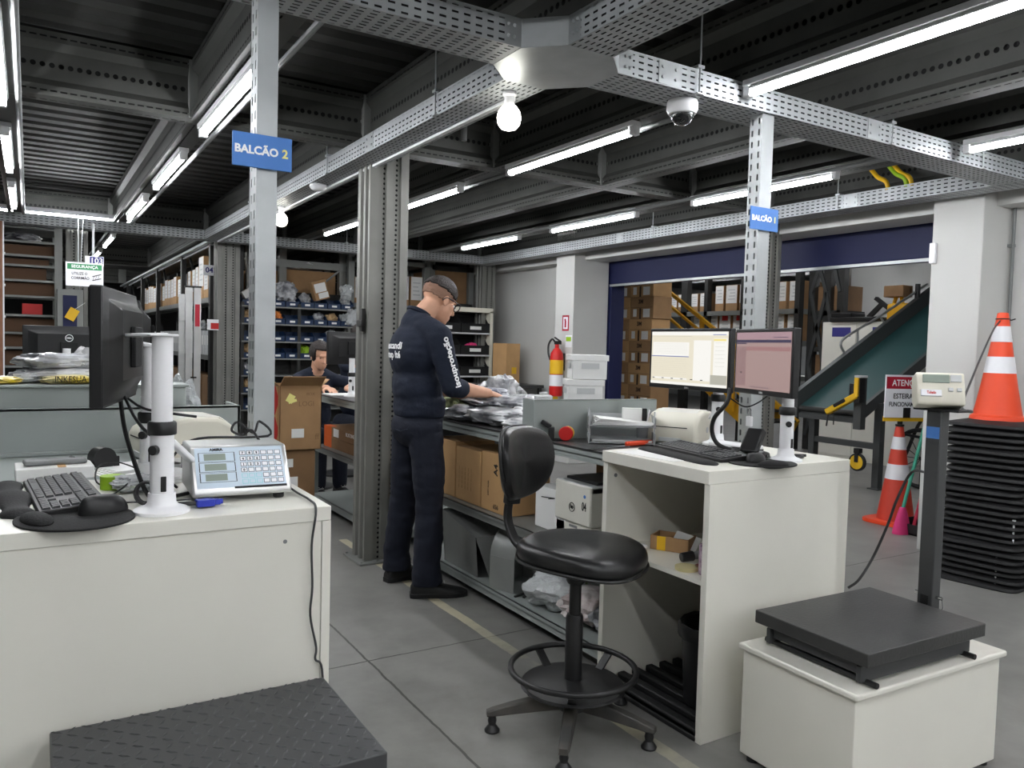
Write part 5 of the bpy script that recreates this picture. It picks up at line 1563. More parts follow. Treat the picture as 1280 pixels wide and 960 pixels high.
# ---- seated worker partly hidden by the monitor, and the one behind
def seated(label, loc, rz, Hd, arms, hairkeep, hairc, seed, hands):
    pr = thing('person', label, 'person', loc, rz)
    T = Matrix.Translation(Hd) @ Matrix.Rotation(radians(14), 4, 'Y')
    mb = MB(); head_parts(mb, T)
    nb = Vector((Hd[0] - .07, 0, Hd[2] - .145))
    cap(mb, xf(T, (-.03, 0, -.05)), .052, nb, .055)
    pel = Vector((-.12, 0, .53)); ch = Vector((nb.x - .02, 0, nb.z - .2))
    ico(ch, (.1, .15, .17), mb=mb); ico((ch + pel) / 2, (.1, .14, .2), mb=mb); ico(pel, (.13, .16, .1), mb=mb)
    for sg, (e, w_) in zip((-1, 1), arms):
        s = nb + Vector((-.01, sg * .17, -.075))
        cap(mb, nb, .055, s, .045); cap(mb, s, .046, e, .038); cap(mb, e, .038, w_, .026)
        hand_parts(mb, w_, hands[0], hands[1], -sg, .5)
        k = pel + Vector((.4, sg * .1, 0)); cap(mb, pel + Vector((0, sg * .09, 0)), .08, k, .06); cap(mb, k, .055, Vector((k.x, k.y, .08)), .04)
    remesh(mb.build('body', SKIN, pr), .007, 3, .4)
    mb = MB()
    ico(ch, (.12, .172, .19), mb=mb); ico((ch + pel) / 2, (.125, .165, .2), mb=mb); ico(pel, (.15, .18, .1), mb=mb)
    for sg, (e, w_) in zip((-1, 1), arms):
        s = nb + Vector((-.01, sg * .17, -.075)); e = Vector(e)
        cap(mb, nb + Vector((-.02, sg * .03, -.02)), .072, s, .066); cap(mb, s, .062, e, .052); cap(mb, e, .052, e.lerp(Vector(w_), .25), .046)
    o = remesh(mb.build('sweatshirt', NAVY, pr), .012, 5, .5); wrinkle(o, .006, 9, seed)
    for p in o.data.polygons: p.use_smooth = True
    mb = MB()
    for sg in (-1, 1):
        k = pel + Vector((.4, sg * .1, 0)); cap(mb, pel + Vector((0, sg * .09, 0)), .1, k, .075); cap(mb, k, .075, Vector((k.x, k.y, .1)), .065)
    remesh(mb.build('trousers', NAVYT, pr), .014, 4, .5)
    for sg in (-1, 1): shoe(pr, (.2, sg * .1, 0), (.46, sg * .11, 0))
    hair_mesh(T, pr, hairc, .016, hairkeep, 'hair', seed)
    mb = MB()
    for s in (-1, 1): ico(xf(T, (.082, s * .031, .001)), (.006, .009, .004), mb=mb, seg=14, rng=10)
    mb.build('eyes', INKK, pr)
    return pr
seated('person in navy sweatshirt sitting at the far workbench, face half hidden by the monitor', (2.21, 6.92, 0), radians(-84), (.05, 0, 1.215),
       (((.2, -.27, .97), (.50, -.13, .955)), ((.22, .27, .97), (.60, .0, .955))), lambda c: c.z > -.06 and c.x < .05 or c.z > .075, HAIR, 3, ((1, 0, -.1), (0, 0, 1)))
pb = seated('person in navy behind the far monitor, dark hair showing above it, holding a blue cloth', (2.80, 7.5, 0), radians(-78), (.07, 0, 1.40),
       (((.2, -.26, 1.10), (.40, -.12, 1.09)), ((.2, .26, 1.10), (.38, .12, 1.1))), lambda c: c.z > -.02 and c.x < .06 or c.z > .06, HAIR, 4, ((1, 0, .1), (0, 0, 1)))
p = at(449, 468, y=7.1)
t = thing('blue_cloth', 'light blue cloth held by the worker behind the far monitor', 'cloth', (p.x + .02, 7.1, p.z - .06), .4)
lump((.15, .12, .13), 81, .3).build('cloth', mat('light_blue_cloth', (108, 156, 196), .8, bump=.4, bscale=30), t)
for k, (x, y, z) in enumerate(((2.2, 7.08, .43), (2.72, 7.65, .43))):
    t = thing('work_stool', 'dark stool under the %s worker' % ('seated', 'farther')[k], 'stool', (x, y, 0), 0, 'stools of the seated workers')
    MB().lathe([(.18, z - .04), (.19, z - .02), (.18, z), (.01, z)], 28).build('seat', LEATH, t)
    MB().cyl((0, 0, .05), (0, 0, z - .04), .025).build('column', BLK, t)
    MB().lathe([(.22, 0), (.22, .02), (.05, .05), (.02, .06)], 24).build('base', DGREY, t)
# ================================================================== BLUE BIN RACK and far racking
def make_bin(label, loc, m, w, d, h, group, lab_mat=PAPER, rz=0):
    t = thing('storage_bin', label, 'storage bin', loc, rz, group)
    mb = MB(); a, b = w / 2, d / 2
    mb.box(-a, a, -b, b, 0, .004)
    for s in (-1, 1):
        mb.prism([(-b, 0), (b, 0), (b, h), (-b * .2, h), (-b * .75, h * .62), (-b, h * .55)], 'x', s * a - .002, s * a + .002)
    mb.box(-a, a, b - .004, b, 0, h).box(-a, a, -b, -b + .004, 0, h * .55).box(-a, a, -b - .008, -b + .004, h * .5, h * .55)
    mb.build('tub', m, t, smooth=False)
    MB().box(-w * .2, w * .2, -b - .006, -b - .001, h * .18, h * .38).build('bin_label', lab_mat, t)
    return t
RY = 9.74
levels = [1.75, 1.54, 1.33, 1.125, .92, .71, .51]
t = thing('bin_rack', 'dark steel rack of blue parts bins behind the seated workers', 'rack', (2.83, RY, 0))
for x in (-.68, -.005, .68):
    for y in (-.14, .14):
        MB().box(x - .018, x + .018, y - .018, y + .018, 0, 1.79).build('upright', DARK, t)
for z in levels:
    MB().box(-.69, .69, -.16, .16, z - .018, z).build('shelf', STEEL, t)
MB().box(-.69, .69, .17, .176, .3, 1.95).build('back_sheet', DARK, t)
bin0 = None
rown = ['top', 'second', 'third', 'fourth', 'fifth', 'sixth', 'bottom']
random.seed(4)
CONT = [BAGW, BAGG, mat('orange_parts', (220, 130, 60), .6), BAGD, LIME, mat('tan_parts', (180, 150, 110), .7), BAGC]
for r, z in enumerate(levels):
    for c in range(8):
        if r >= 4 and c > 1: continue
        x = 2.83 - .60 + c * .171 + (.0 if c < 4 else .012)
        lab = 'blue parts bin, %s from the column in the %s row of the bin rack' % (ORD[c], rown[r])
        loc = (x, RY - .02, z + .0005)
        if bin0 is None: bin0 = make_bin(lab, loc, BLUEB, .158, .25, .12, 'blue parts bins')
        else: dup(bin0, loc, 0, lab)
        if (r, c) in ((0, 0), (0, 3), (0, 4), (1, 0), (1, 2), (1, 5), (1, 6), (1, 7), (3, 0), (4, 0), (4, 1), (2, 6), (0, 7), (5, 0), (3, 4)):
            q = thing('glove_packet', 'packet standing up out of the %s bin of the %s row of blue bins' % (ORD[c], rown[r]), 'packet', (x, RY - .02, z + .006), random.random())
            lump((.12, .14, .15 if r else .17), r * 10 + c, .35).build('packet', LIME if (r, c) == (3, 4) else CONT[[0, 1, 3, 5, 6, 2][(r * 3 + c) % 6] if r else (r + c) % 2], q)
# what stands on and over the bin rack
c = carton('white labelled small brown box tilted on the top row of blue bins', (3.12, RY - .09, 1.865), 0, (.19, .10, .24), CARD, stickers=(('-y', 0, .15, .15, .11, PAPER), ('-y', .02, .05, .13, .07, PAPER)), name='cardboard_box')
c.rotation_euler = (0, radians(-16), radians(6))
c = carton('white tilted box on the blue bins beside the slotted post', (2.27, RY - .1, 1.875), 0, (.20, .1, .09), PAPER, name='white_carton')
c.rotation_euler = (0, radians(-32), 0)
t = thing('polybag', 'clear bag bunched at the end of the top row of blue bins', 'bag', (3.44, RY - .08, 1.87))
lump((.13, .12, .19), 91, .5).build('packet', BAGC, t)
t = thing('polybag', 'hanging clear packets at the end of the second row of blue bins', 'bag', (3.5, RY - .2, 1.55))
lump((.16, .12, .2), 92, .5).build('packet', BAGC, t)
t = thing('glove_bundle', 'dark bundle on the top row of bins behind the slotted post', 'bundle', (2.67, RY - .08, 1.83))
lump((.22, .16, .22), 93, .5).build('packet', BAGD, t)
mb = MB()
t = thing('storage_rack', 'dark steel rack with big brown boards above the blue bins', 'rack', (2.83, 10.35, 0))
for x in (-.50, -.1, .68):
    MB().box(x - .045, x + .045, -.36, -.27, 0, 2.5).build('upright', CM, t)
    MB().box(x - .045, x + .045, .27, .36, 0, 2.5).build('upright', CM, t)
for z in (1.70, 2.36): MB().box(-.53, .72, -.37, -.33, z - .09, z).box(-.53, .72, .33, .37, z - .09, z).box(-.53, .72, -.33, .33, z - .02, z).build('shelf_level', STEEL, t)
MB().bar((.02, -.37, 1.75), (.64, -.37, 2.28), .035, .02).build('brace', STEEL, t)
c = carton('big plain brown carton above the blue bins, wider of two', (3.12, 10.35, 1.701), 0, (.66, .5, .55), CARD, name='cardboard_box')
c = carton('big plain brown carton above the blue bins, by the column', (2.54, 10.35, 1.701), 0, (.40, .5, .52), CARD, name='cardboard_box')
for k, x in enumerate((2.95, 3.12)):
    t = thing('polybag', 'white flat packets on the upper level above the blue bins, %s from the slotted post' % ORD[k], 'bag', (x, 10.1, 2.26 + .03 * k), .3 * k)
    lump((.3, .2, .07), 95 + k, .4).build('packet', BAGW, t)
# racking aisle on the column side
AX = 1.87
t = thing('storage_rack', 'long dark racking lining the aisle beyond the far tray', 'rack', (AX, 14, 0))
for k, y in enumerate((9.78, 11.8, 14.3, 16.4, 18.9)):
    for x in (0, .75):
        MB().box(x - .06 if x == 0 else x - .49, x if x == 0 else x - .43, y - 14 - .05, y - 14 + .05, 0, 2.5).build('upright', DARK, t)
    if k: MB().bar((.04, y - 14 - .9, 1.85), (.04, y - 14 - .1, 2.45), .03, .02).build('brace', DARK, t)
for z in (.45, 1.14, 1.84, 2.5):
    MB().box(-.02, .015, -4.3, 6, z - .06, z).box(.25, .265, -4.3, 6, z - .06, z).box(.015, .25, -4.3, 6, z - .02, z).build('shelf_level', STEEL, t)
MB().box(-.1, -.04, -4.3, 6, 2.46, 2.49).tube([(-.04, -4.3, 2.44), (-.02, 6, 2.44)], .012).build('cable_runner', GALV, t)
carton0 = None
def wcarton(label, loc, s, group, m=CARDL, face='-x', frac=.7):
    c = carton(label, loc, 0, s, m, name='cardboard_box', group=group)
    L, Wd, H = s
    sm = MB()
    if face == '-x': sm.box(-L / 2 - .002, -L / 2, -Wd / 2 + .008, Wd / 2 - .008, H * (1 - frac), H * .985)
    else: sm.box(-L / 2 + .008, L / 2 - .008, -Wd / 2 - .002, -Wd / 2, H * (1 - frac), H * .985)
    sm.build('white_front', PAPER, c)
    tm = MB()
    for q in range(4):
        z = H * (1 - frac) + H * frac * (.2 + .17 * q)
        if face == '-x': tm.box(-L / 2 - .0028, -L / 2 - .002, -Wd * .3, Wd * (.3 - .08 * (q % 3)), z, z + H * .035)
        else: tm.box(-L * .3, L * (.3 - .08 * (q % 3)), -Wd / 2 - .0028, -Wd / 2 - .002, z, z + H * .035)
    tm.build('printed_lines', LGREY, c)
    return c
y = 9.7
hs = [.40, .42, .38, .55, .44, .42, .42, .40, .40, .36, .42, .40, .40, .42, .34, .40, .42, .36, .40, .42, .38, .42, .40]
ws = [.28, .28, .28, .34, .22, .22, .22, .2, .26, .36, .26, .26, .3, .3, .28, .3, .3, .34, .3, .34, .3, .3, .3]
for k in range(23):
    wcarton('white fronted carton, %s from the steel column on the upper aisle shelf' % ORD[k], (AX + .13, y + ws[k] / 2, 1.841), (.22, ws[k] - .012, hs[k]), 'cartons on the upper aisle shelf', CARDL if k != 5 else CARD)
    y += ws[k] + .015 + (.12 if k in (5, 9, 14) else 0)
y = 9.7
for k in range(26):
    wd = .16 if k < 18 else .24
    t = thing('file_box', 'pale narrow file box, %s from the column on the middle aisle shelf' % ORD[k], 'file box', (AX + .13, y + wd / 2, 1.141), 0, 'file boxes on the middle aisle shelf')
    MB().box(-.11, .11, -wd / 2 + .006, wd / 2 - .006, 0, .30).build('walls', LGREY, t)
    MB().box(-.112, -.11, -wd * .25, wd * .25, .12, .24).build('spine_label', PAPER, t)
    y += wd + .012
    if k in (6, 12, 17): y += .25
for k, (y, s) in enumerate(((10.2, .3), (11.5, .4), (12.5, .35))):
    t = thing('glove_bundle', 'grey bundle lying over the file boxes, %s from the ladder' % ORD[k], 'bundle', (AX + .13, y, 1.445), 0, 'bundles on the file boxes')
    lump((.2, s, .14), 100 + k, .4).build('packet', BAGD, t)
for k in range(6):
    y = 10.2 + 1.3 * k
    carton('dark tray box, %s from the column on the lower aisle shelf' % ORD[k], (AX + .13, y, .451), 0, (.22, .9, .42), CARDD, name='cardboard_box', group='boxes on the lower aisle shelf')
t = thing('location_label', 'white and navy location label hanging beside the upper aisle shelf cartons', 'label', at(264, 338, y=9.62))
MB().box(-.085, .085, -.003, .0, -.06, .06).build('plate', SIGNW, t)
text('043', .085, INKN, t, (0, -.0035, 0), FY, bold=.002)
t = thing('red_tag', 'red and white tag on the aisle rack beside the column', 'tag', (1.78, 9.37, 1.50), radians(10))
MB().box(-.07, .06, -.003, 0, -.06, .06).build('plate', SIGNW, t)
MB().box(-.03, .06, -.005, -.003, -.05, .02).build('red_patch', REDP, t)
# aluminium ladder
p = at(241, 430, y=7.6)
t = thing('step_ladder', 'folded aluminium step ladder standing in the racking aisle', 'ladder', (p.x, 7.6, 0), radians(-6))
for sx, m in ((-.035, ALU), (.035, ALU)):
    MB().box(sx - .03, sx + .03, -.035, .035, 0, 1.80).build('rail', m, t, bev=.004)
for sx in (-.035,):
    MB().box(-.12, -.066, .02, .05, 0, 1.74).build('rear_rail', ALU, t, bev=.003)
for z in (.3, .6, .9, 1.2, 1.5): MB().box(-.11, -.05, -.02, .06, z, z + .03).build('step', ALU, t)
MB().box(.015, .055, -.0365, -.035, 1.45, 1.65).build('warning_label', SIGNR, t)
MB().box(-.07, .07, -.04, .05, 1.8, 1.815).build('top_cap', DARK, t)
MB().box(-.02, .03, -.04, -.035, .98, .995).build('catch', DARK, t)
# rack with mixed shelves at the picture edge and brown end panel
t = thing('storage_rack', 'dark shelving rack beside the brown panel at the picture edge', 'rack', (-.02, 9.75, 0))
for x in (-.42, .28):
    for y in (-.38, .36): MB().box(x - .035, x + .035, y - .035, y + .035, 0, 2.5).build('upright', STEEL, t)
DKB = mat('shaded_brown_carton', (92, 68, 50), .85)  # carton brown darkened to stand in for the weak light in this rack
LV = [.82, 1.02, 1.21, 1.36, 1.54, 1.73, 1.89, 2.04, 2.14, 2.28, 2.42]
for z in LV: MB().box(-.42, .26, -.4, -.37, z - .022, z).box(-.42, .26, -.37, .38, z - .012, z).build('shelf_level', STEEL, t)
for k, (z, x, w, h, m) in enumerate(((2.28, -.05, .3, .09, BAGD), (2.14, -.0, .5, .1, CARDD), (1.73, .0, .5, .13, CARDD), (1.89, -.05, .45, .12, CARD), (1.54, .05, .18, .11, REDP), (1.36, -.0, .5, .14, CARDD), (1.21, 0, .5, .12, CARDD), (2.04, 0, .4, .06, CARDD), (1.02, 0, .5, .15, CARDD))):
    lab = 'packed %s on level %s from the top of the edge rack' % (('dark bundle', 'brown box', 'tan box', 'pale brown box', 'red box', 'long brown box', 'low brown box', 'thin brown box', 'big brown box')[k], ('two', 'three', 'six', 'five', 'seven', 'eight', 'nine', 'four', 'ten')[k])
    if m is BAGD:
        q = thing('glove_bundle', lab, 'bundle', (x, 9.6, z + .001)); lump((w, .4, h), 120 + k, .3).build('packet', m, q)
    else:
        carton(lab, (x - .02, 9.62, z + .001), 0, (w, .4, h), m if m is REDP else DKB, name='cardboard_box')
t = thing('end_panel', 'brown wooden end panel with white edge at the picture edge', 'panel', (-.34, 8.9, 0))
MB().box(-.3, .13, -.02, .02, 0, 2.4).build('board', CREAMP, t)
e = MB().box(.13, .142, -.025, .025, 0, 2.4)
for z in (.9, 1.2, 1.5, 1.8, 2.1): e.cyl((.142, 0, z), (.152, 0, z), .012, n=8)
e.build('white_edge', WPLA, t)
# safety sign, electric cabinet, location sign
t = thing('safety_sign', 'white and green safety sign reading SEGURANÇA UTILIZE O CORRIMÃO', 'sign', (.425, 8.0, 1.885))
MB().box(-.148, .148, -.004, .004, -.105, .105).build('plate', SIGNW, t, bev=.001)
MB().box(-.136, .136, -.0055, -.004, .042, .092).build('green_band', SIGNG, t)
text('SEGURANÇA', .036, INKW, t, (0, -.006, .067), FY, bold=.0008)
text('UTILIZE O', .032, INKK, t, (-.04, -.0045, .005), FY, sx=.85, bold=.0006)
text('CORRIMÃO', .032, INKK, t, (-.035, -.0045, -.035), FY, sx=.85, bold=.0006)
mb = MB()
for k in range(3): mb.bar((.065 + k * .02, -.006, -.045 + .006 * k), (.075 + k * .02, -.006, -.012 + .006 * k), .002, .004)
mb.bar((.06, -.006, -.05), (.13, -.006, -.03), .002, .007).bar((.06, -.006, -.015), (.13, -.006, .008), .002, .007)
mb.build('handrail_mark', INKK, t)
MB().cyl((-.05, 0, .105), (-.05, .0, .53), .004, n=6).cyl((-.03, 0, .105), (-.01, 0, .53), .003, n=6).build('hanger', GALV, t)
t = thing('location_sign', 'white and navy aisle sign reading 103 above the safety sign', 'sign', (.53, 8.6, 2.06))
MB().box(-.07, .09, -.004, .004, -.045, .045).build('plate', SIGNW, t)
MB().box(-.03, .085, -.005, -.004, -.04, .04).build('navy_patch', INKN, t)
text('103', .075, INKW, t, (.028, -.0055, 0), FY, bold=.001)
MB().box(-.01, .01, -.003, .003, .045, .36).build('hanger', GALV, t)
t = thing('electric_cabinet', 'grey framed blue cabinet door below the safety sign', 'cabinet', (.355, 9.18, 0))
MB().box(-.115, .115, -.1, .1, 0, 1.80).build('body', STEEL, t, bev=.004)
MB().box(-.065, .06, -.106, -.1, .7, 1.74).build('blue_door', BLUEP, t)
t = thing('yellow_tag', 'yellow tag hanging tilted on the blue cabinet', 'tag', (.375, 9.06, 1.56), rot=(0, radians(-28), 0))
t.rotation_euler = (0, radians(28), 0)
MB().box(-.045, .045, -.003, .0, -.07, .05).build('plate', YEL, t)
MB().bar((.0, 0, .05), (.045, 0, .15), .008, .004).build('strap', SIGNW, t)

# ------------------------------------------------------------------ black bin shelving and boxes by the far column
BXc = (4.56 + 5.27) / 2 - .1
t = thing('bin_rack', 'cream framed shelving of black bins behind the standing worker', 'rack', (BXc, 9.3, 0))
for sx in (-1, 1):
    MB().box(sx * .455 - .02, sx * .455 + .02, -.2, .2, 0, 1.80).build('side_panel', CREAM, t)
MB().box(-.475, .475, -.2, .2, 1.78, 1.84).build('top_panel', CREAM, t)
zl = [1.51, 1.22, .94, .66, .38]
for z in zl: MB().box(-.435, .435, -.2, .2, z - .02, z).build('shelf', LGREY, t)
MB().box(-.43, .43, .18, .2, .1, 1.78).build('back_sheet', BLK, t)
b0 = None
for r, z in enumerate(zl):
    for c in range(2):
        lab = 'black parts bin, %s one in the %s row of the cream shelving' % (('nearer the column', 'nearer the worker')[1 - c], ('top', 'second', 'third', 'fourth', 'bottom')[r])
        loc = (BXc - .218 + c * .436, 9.28, z + .0005)
        if b0 is None: b0 = make_bin(lab, loc, BLKM, .42, .34, .22, 'black parts bins')
        else: dup(b0, loc, 0, lab)
t = thing('glove_bundle', 'pink bundle in a black bin of the second row', 'bundle', (BXc + .2, 9.2, 1.23))
lump((.16, .14, .14), 131, .4).build('packet', PINK, t)
t = thing('storage_rack', 'dark rack with big cartons above the black bins', 'rack', (4.85, 10.4, 0))
for x in (-.06, .56):
    MB().box(x - .04, x + .04, -.45, -.36, 0, 2.5).build('upright', STEEL, t); MB().box(x - .04, x + .04, .36, .45, 0, 2.5).build('upright', STEEL, t)
for z in (1.45, 1.93, 2.45): MB().box(-.06, .58, -.45, .45, z - .07, z).build('shelf_level', DARK, t)
carton('long dark brown carton above the black bins, upper one', (5.10, 10.35, 1.931), 0, (.52, .7, .48), CARDD, name='cardboard_box')
carton('long brown carton above the black bins, lower one', (5.10, 10.35, 1.451), 0, (.52, .7, .38), CARDD, name='cardboard_box')
t = thing('storage_rack', 'rack with white fronted cartons between the column and the worker\'s head', 'rack', (4.0, 10.2, 0))
for x in (-.42, .66):
    MB().box(x - .04, x + .04, -.35, -.27, 0, 2.5).build('upright', STEEL, t)
for z in (1.3, 1.86, 2.45): MB().box(-.42, .66, -.35, .35, z - .06, z).build('shelf_level', STEEL, t)
for k in range(5):
    x = 3.73 + k * .2
    wcarton('white fronted carton, %s from the blue bins on the high rack' % ORD[k], (x, 10.15, 1.861), (.18, .5, .40 if k > 1 else .34), 'cartons on the high rack', CARD, '-y', .8)
for k in range(4):
    x = 3.74 + k * .24
    wcarton('white fronted carton, %s from the blue bins on the low rack level' % ORD[k], (x, 10.15, 1.301), (.2, .5, .36), 'cartons on the low rack level', CARD, '-y', .8)
p = at(641, 470, y=8.75)
c = carton('tall opened brown carton by the white pillar, yellow sticker on it', (5.30, 8.75, .86), radians(12), (.24, .26, .52), CARDL, True, stickers=(('-y', .02, .17, .085, .085, YEL), ('-y', -.06, .03, .09, .06, PAPER)), flaps=False)
t = thing('side_table', 'dark low table under the opened carton by the white pillar', 'table', (5.2, 8.6, 0))
MB().box(-.4, .4, -.3, .3, .82, .859).build('table_top', BENCHT, t)
for sx in (-.36, .36):
    for sy in (-.26, .26): MB().box(sx - .02, sx + .02, sy - .02, sy + .02, 0, .82).build('leg', DARK, t)
# fire extinguisher and its sign
t = thing('extinguisher_sign', 'red framed fire extinguisher sign on the white pillar', 'sign', (5.2985, 7.44, 1.63))
MB().box(-.002, .001, -.065, .065, -.09, .09).build('plate', SIGNR, t)
MB().box(-.003, -.002, -.045, .045, -.07, .07).build('white_field', SIGNW, t)
MB().box(-.004, -.003, -.015, .015, -.05, .03).box(-.004, -.003, -.008, .02, .03, .05).build('extinguisher_mark', SIGNR, t)
t = thing('fire_extinguisher', 'red and yellow labelled fire extinguisher hanging on the white pillar', 'fire extinguisher', (5.2, 7.46, .78))
MB().lathe([(.06, 0), (.075, .01), (.078, .05), (.078, .44), (.07, .5), (.045, .54), (.025, .56), (.025, .6)], 28).build('cylinder', REDP, t)
MB().lathe([(.0792, .26), (.0792, .42)], 28).build('yellow_label', YEL, t)
MB().lathe([(.0792, .12), (.0792, .25)], 28).build('white_label', SIGNW, t)
MB().box(-.02, .02, -.06, .03, .6, .64).bar((0, -.06, .64), (0, .05, .68), .02, .012).build('valve', BLK, t)
MB().tube([(0, .03, .62), (0, .10, .66), (-.02, .14, .6), (-.03, .13, .5), (-.03, .09, .42)], .012, 10).build('hose', BLK, t)
MB().box(.07, .099, -.03, .03, .3, .5).build('wall_bracket', DARK, t)
t = thing('yellow_notice', 'yellow round tag below the fire extinguisher', 'tag', (5.294, 7.60, .74))
MB().cyl((0, 0, 0), (.004, 0, 0), .05, n=24).build('plate', YEL, t)
t = thing('extinguisher_notice', 'small white notice on the pillar beside the extinguisher valve', 'notice', (5.298, 7.37, 1.42))
MB().box(-.002, .001, -.06, .06, -.07, .07).build('plate', SIGNW, t)
MB().box(-.003, -.002, -.05, .05, .0, .05).build('green_field', LIME, t)

# ================================================================== CONES AND THE PILLAR CORNER
CX, CY = 5.06, 2.50
n = 25
random.seed(21)
bH = .039
t0 = None
for k in range(n):
    lab = 'black rubber cone base, %s from the floor in the tall stack' % ORD[k]
    j = .045 * (1 if k < 5 else (.5 if k < 13 else .8)) * (random.random() - .5)
    off = (-.05, -.01) if k < 7 else ((-.03, .01) if k < 16 else (.0, .02))
    loc = (CX + off[0] + j, CY + off[1] + .045 * (random.random() - .5), k * bH)
    if t0 is None:
        t0 = thing('cone_base', lab, 'cone base', loc, radians(8), 'stacked black cone bases')
        mb = MB()
        a = .24
        def ring(s, z): return [(x * s, y * s, z) for x, y in [superell(2 * pi * i / 48 + .001, a, a, .35) for i in range(48)]]
        mb.grid([ring(.55, .014), ring(.97, 0), ring(1, .007), ring(.985, .022), ring(.8, .032), ring(.62, .042), ring(.55, .042)], 0, True)
        mb.build('slab', BLKR, t0)
    else:
        dup(t0, loc, radians(8 + 7 * (random.random() - .5)), lab)
ztop = n * bH
t = thing('traffic_cone', 'orange traffic cone with two silver bands on top of the black stack', 'traffic cone', (CX, CY + .02, ztop + .002))
H = .65
rr = lambda z: .142 - .112 * (z / H) ** .85 if z > 0 else .15
mb = MB().lathe([(.152, .0), (.148, .02)] + [(rr(.03 + (H - .03) * i / 20), .03 + (H - .03) * i / 20) for i in range(21)] + [(.02, H + .004), (.015, H - .01)], 36)
mb.build('cone_body', ORG, t)
for z0, z1 in ((.285, .385), (.475, .57)):
    MB().lathe([(rr(z0) + .0015, z0)] + [(rr(z0 + (z1 - z0) * i / 4) + .0025, z0 + (z1 - z0) * i / 4) for i in range(5)] + [(rr(z1) + .0015, z1)], 36).build('reflective_band', REFL, t)
MB().tube([(.036 * cos(a), .036 * sin(a), H - .035) for a in [2 * pi * j / 16 for j in range(16)]], .004, 6, closed=True).tube([(.036, 0, H - .035), (.06, -.02, H - .04), (.085, -.03, H - .032)], .004, 6).build('tied_cord', BLK, t)
for k, (z0, z1, x) in enumerate(((.03, .22, -.20), (.28, .42, -.16))):
    q = at((1200, 1262)[k], 690, y=CY - .25)
    t = thing('cable_tie', 'grey tie strap around the cone bases, %s' % ('lower one', 'upper one')[k], 'strap', (CX - (.24, .21)[k], CY - (.14, .21)[k], z0))
    MB().box(-.004, .002, -.004, .004, 0, z1 - z0).box(-.006, .004, -.008, .008, z1 - z0 - .02, z1 - z0).build('strap', LGREY, t)

# second cone, broom, dustpan, warning sign in the opening
def floor_at(px, py): return at(px, py, z=0)
p = at(1136, 672, z=0)
t = thing('traffic_cone', 'orange and white traffic cone standing behind the pillar', 'traffic cone', (5.98, 3.72, 0))
MB().prism([superell(2 * pi * i / 40 + .001, .2, .2, .4) for i in range(40)], 'z', 0, .03).build('base', ORG, t, bev=.004)
rr2 = lambda z: .145 - .115 * (z / .78)
MB().lathe([(rr2(.03), .03), (rr2(.4), .4), (rr2(.78), .78), (.02, .785)], 32).build('cone_body', mat('worn_cone_red', (196, 62, 44), .5), t)
for z0, z1 in ((.36, .48), (.6, .70)): MB().lathe([(rr2(z0) + .002, z0), (rr2(z1) + .002, z1)], 32).build('reflective_band', REFL, t)
MB().cyl((0, 0, .785), (0, 0, .80), .034, n=16).cyl((0, 0, .80), (0, 0, .95), .02, n=12).build('sign_socket', BLK, t)
t = thing('warning_sign', 'white and red sign ATENÇÃO ESTEIRA EM FUNCIONAMENTO behind the scale display', 'sign', (5.96, 3.66, 1.03), radians(-20))
MB().box(-.2, .2, -.004, .004, -.17, .17).build('plate', SIGNW, t, bev=.001)
MB().box(-.19, .19, -.0055, -.004, .06, .155).build('red_band', SIGNR, t)
text('ATENÇÃO', .07, INKW, t, (0, -.006, .105), FY, bold=.001, sx=.85)
text('ESTEIRA EM', .058, INKK, t, (0, -.0045, .0), FY, bold=.0008, sx=.85)
text('FUNCIONAMENTO', .05, INKK, t, (0, -.0045, -.065), FY, bold=.0008, sx=.75)
MB().box(-.2, .2, .004, .012, -.2, -.16).build('yellow_backer', YEL, t)
MB().box(-.03, .03, -.012, -.004, -.17, -.09).build('clamp', BLK, t)
b0_, b1_ = Vector((5.67, 3.47, .10)), Vector((5.86, 3.40, 1.02))
t = thing('broom', 'pink bristled broom with teal handle leaning in the opening', 'broom', b0_)
MB().tube([(0, 0, .08), tuple(b1_ - b0_)], .013, 10).build('handle', TEAL, t)
mb = MB(); rows = []
for z, w, d in ((.10, .02, .02), (.06, .045, .028), (.02, .06, .034), (-.06, .085, .05), (-.10, .09, .055)):
    rows.append([(w * cos(a), d * sin(a), z) for a in [2 * pi * j / 24 for j in range(24)]])
mb.grid(rows, 0, True); mb.add(rows[0], [tuple(range(24))]); mb.add(rows[-1], [tuple(range(24))])
mb.build('bristles', PINK, t)
t = thing('dustpan', 'black long-handled dustpan with crimson handle beside the broom', 'dustpan', (5.80, 3.38, 0))
MB().box(-.13, .13, -.11, .11, 0, .012).box(-.13, .13, .1, .11, 0, .11).box(-.13, -.12, -.11, .11, 0, .08).box(.12, .13, -.11, .11, 0, .08).build('pan', BLKR, t)
MB().tube([(-.1, .02, .03), (.08, -.06, .92)], .014, 10).build('handle', MAGE, t)
MB().tube([(.06, .05, .01), (.06, .04, .8)], .01, 8).build('black_rod', BLK, t)

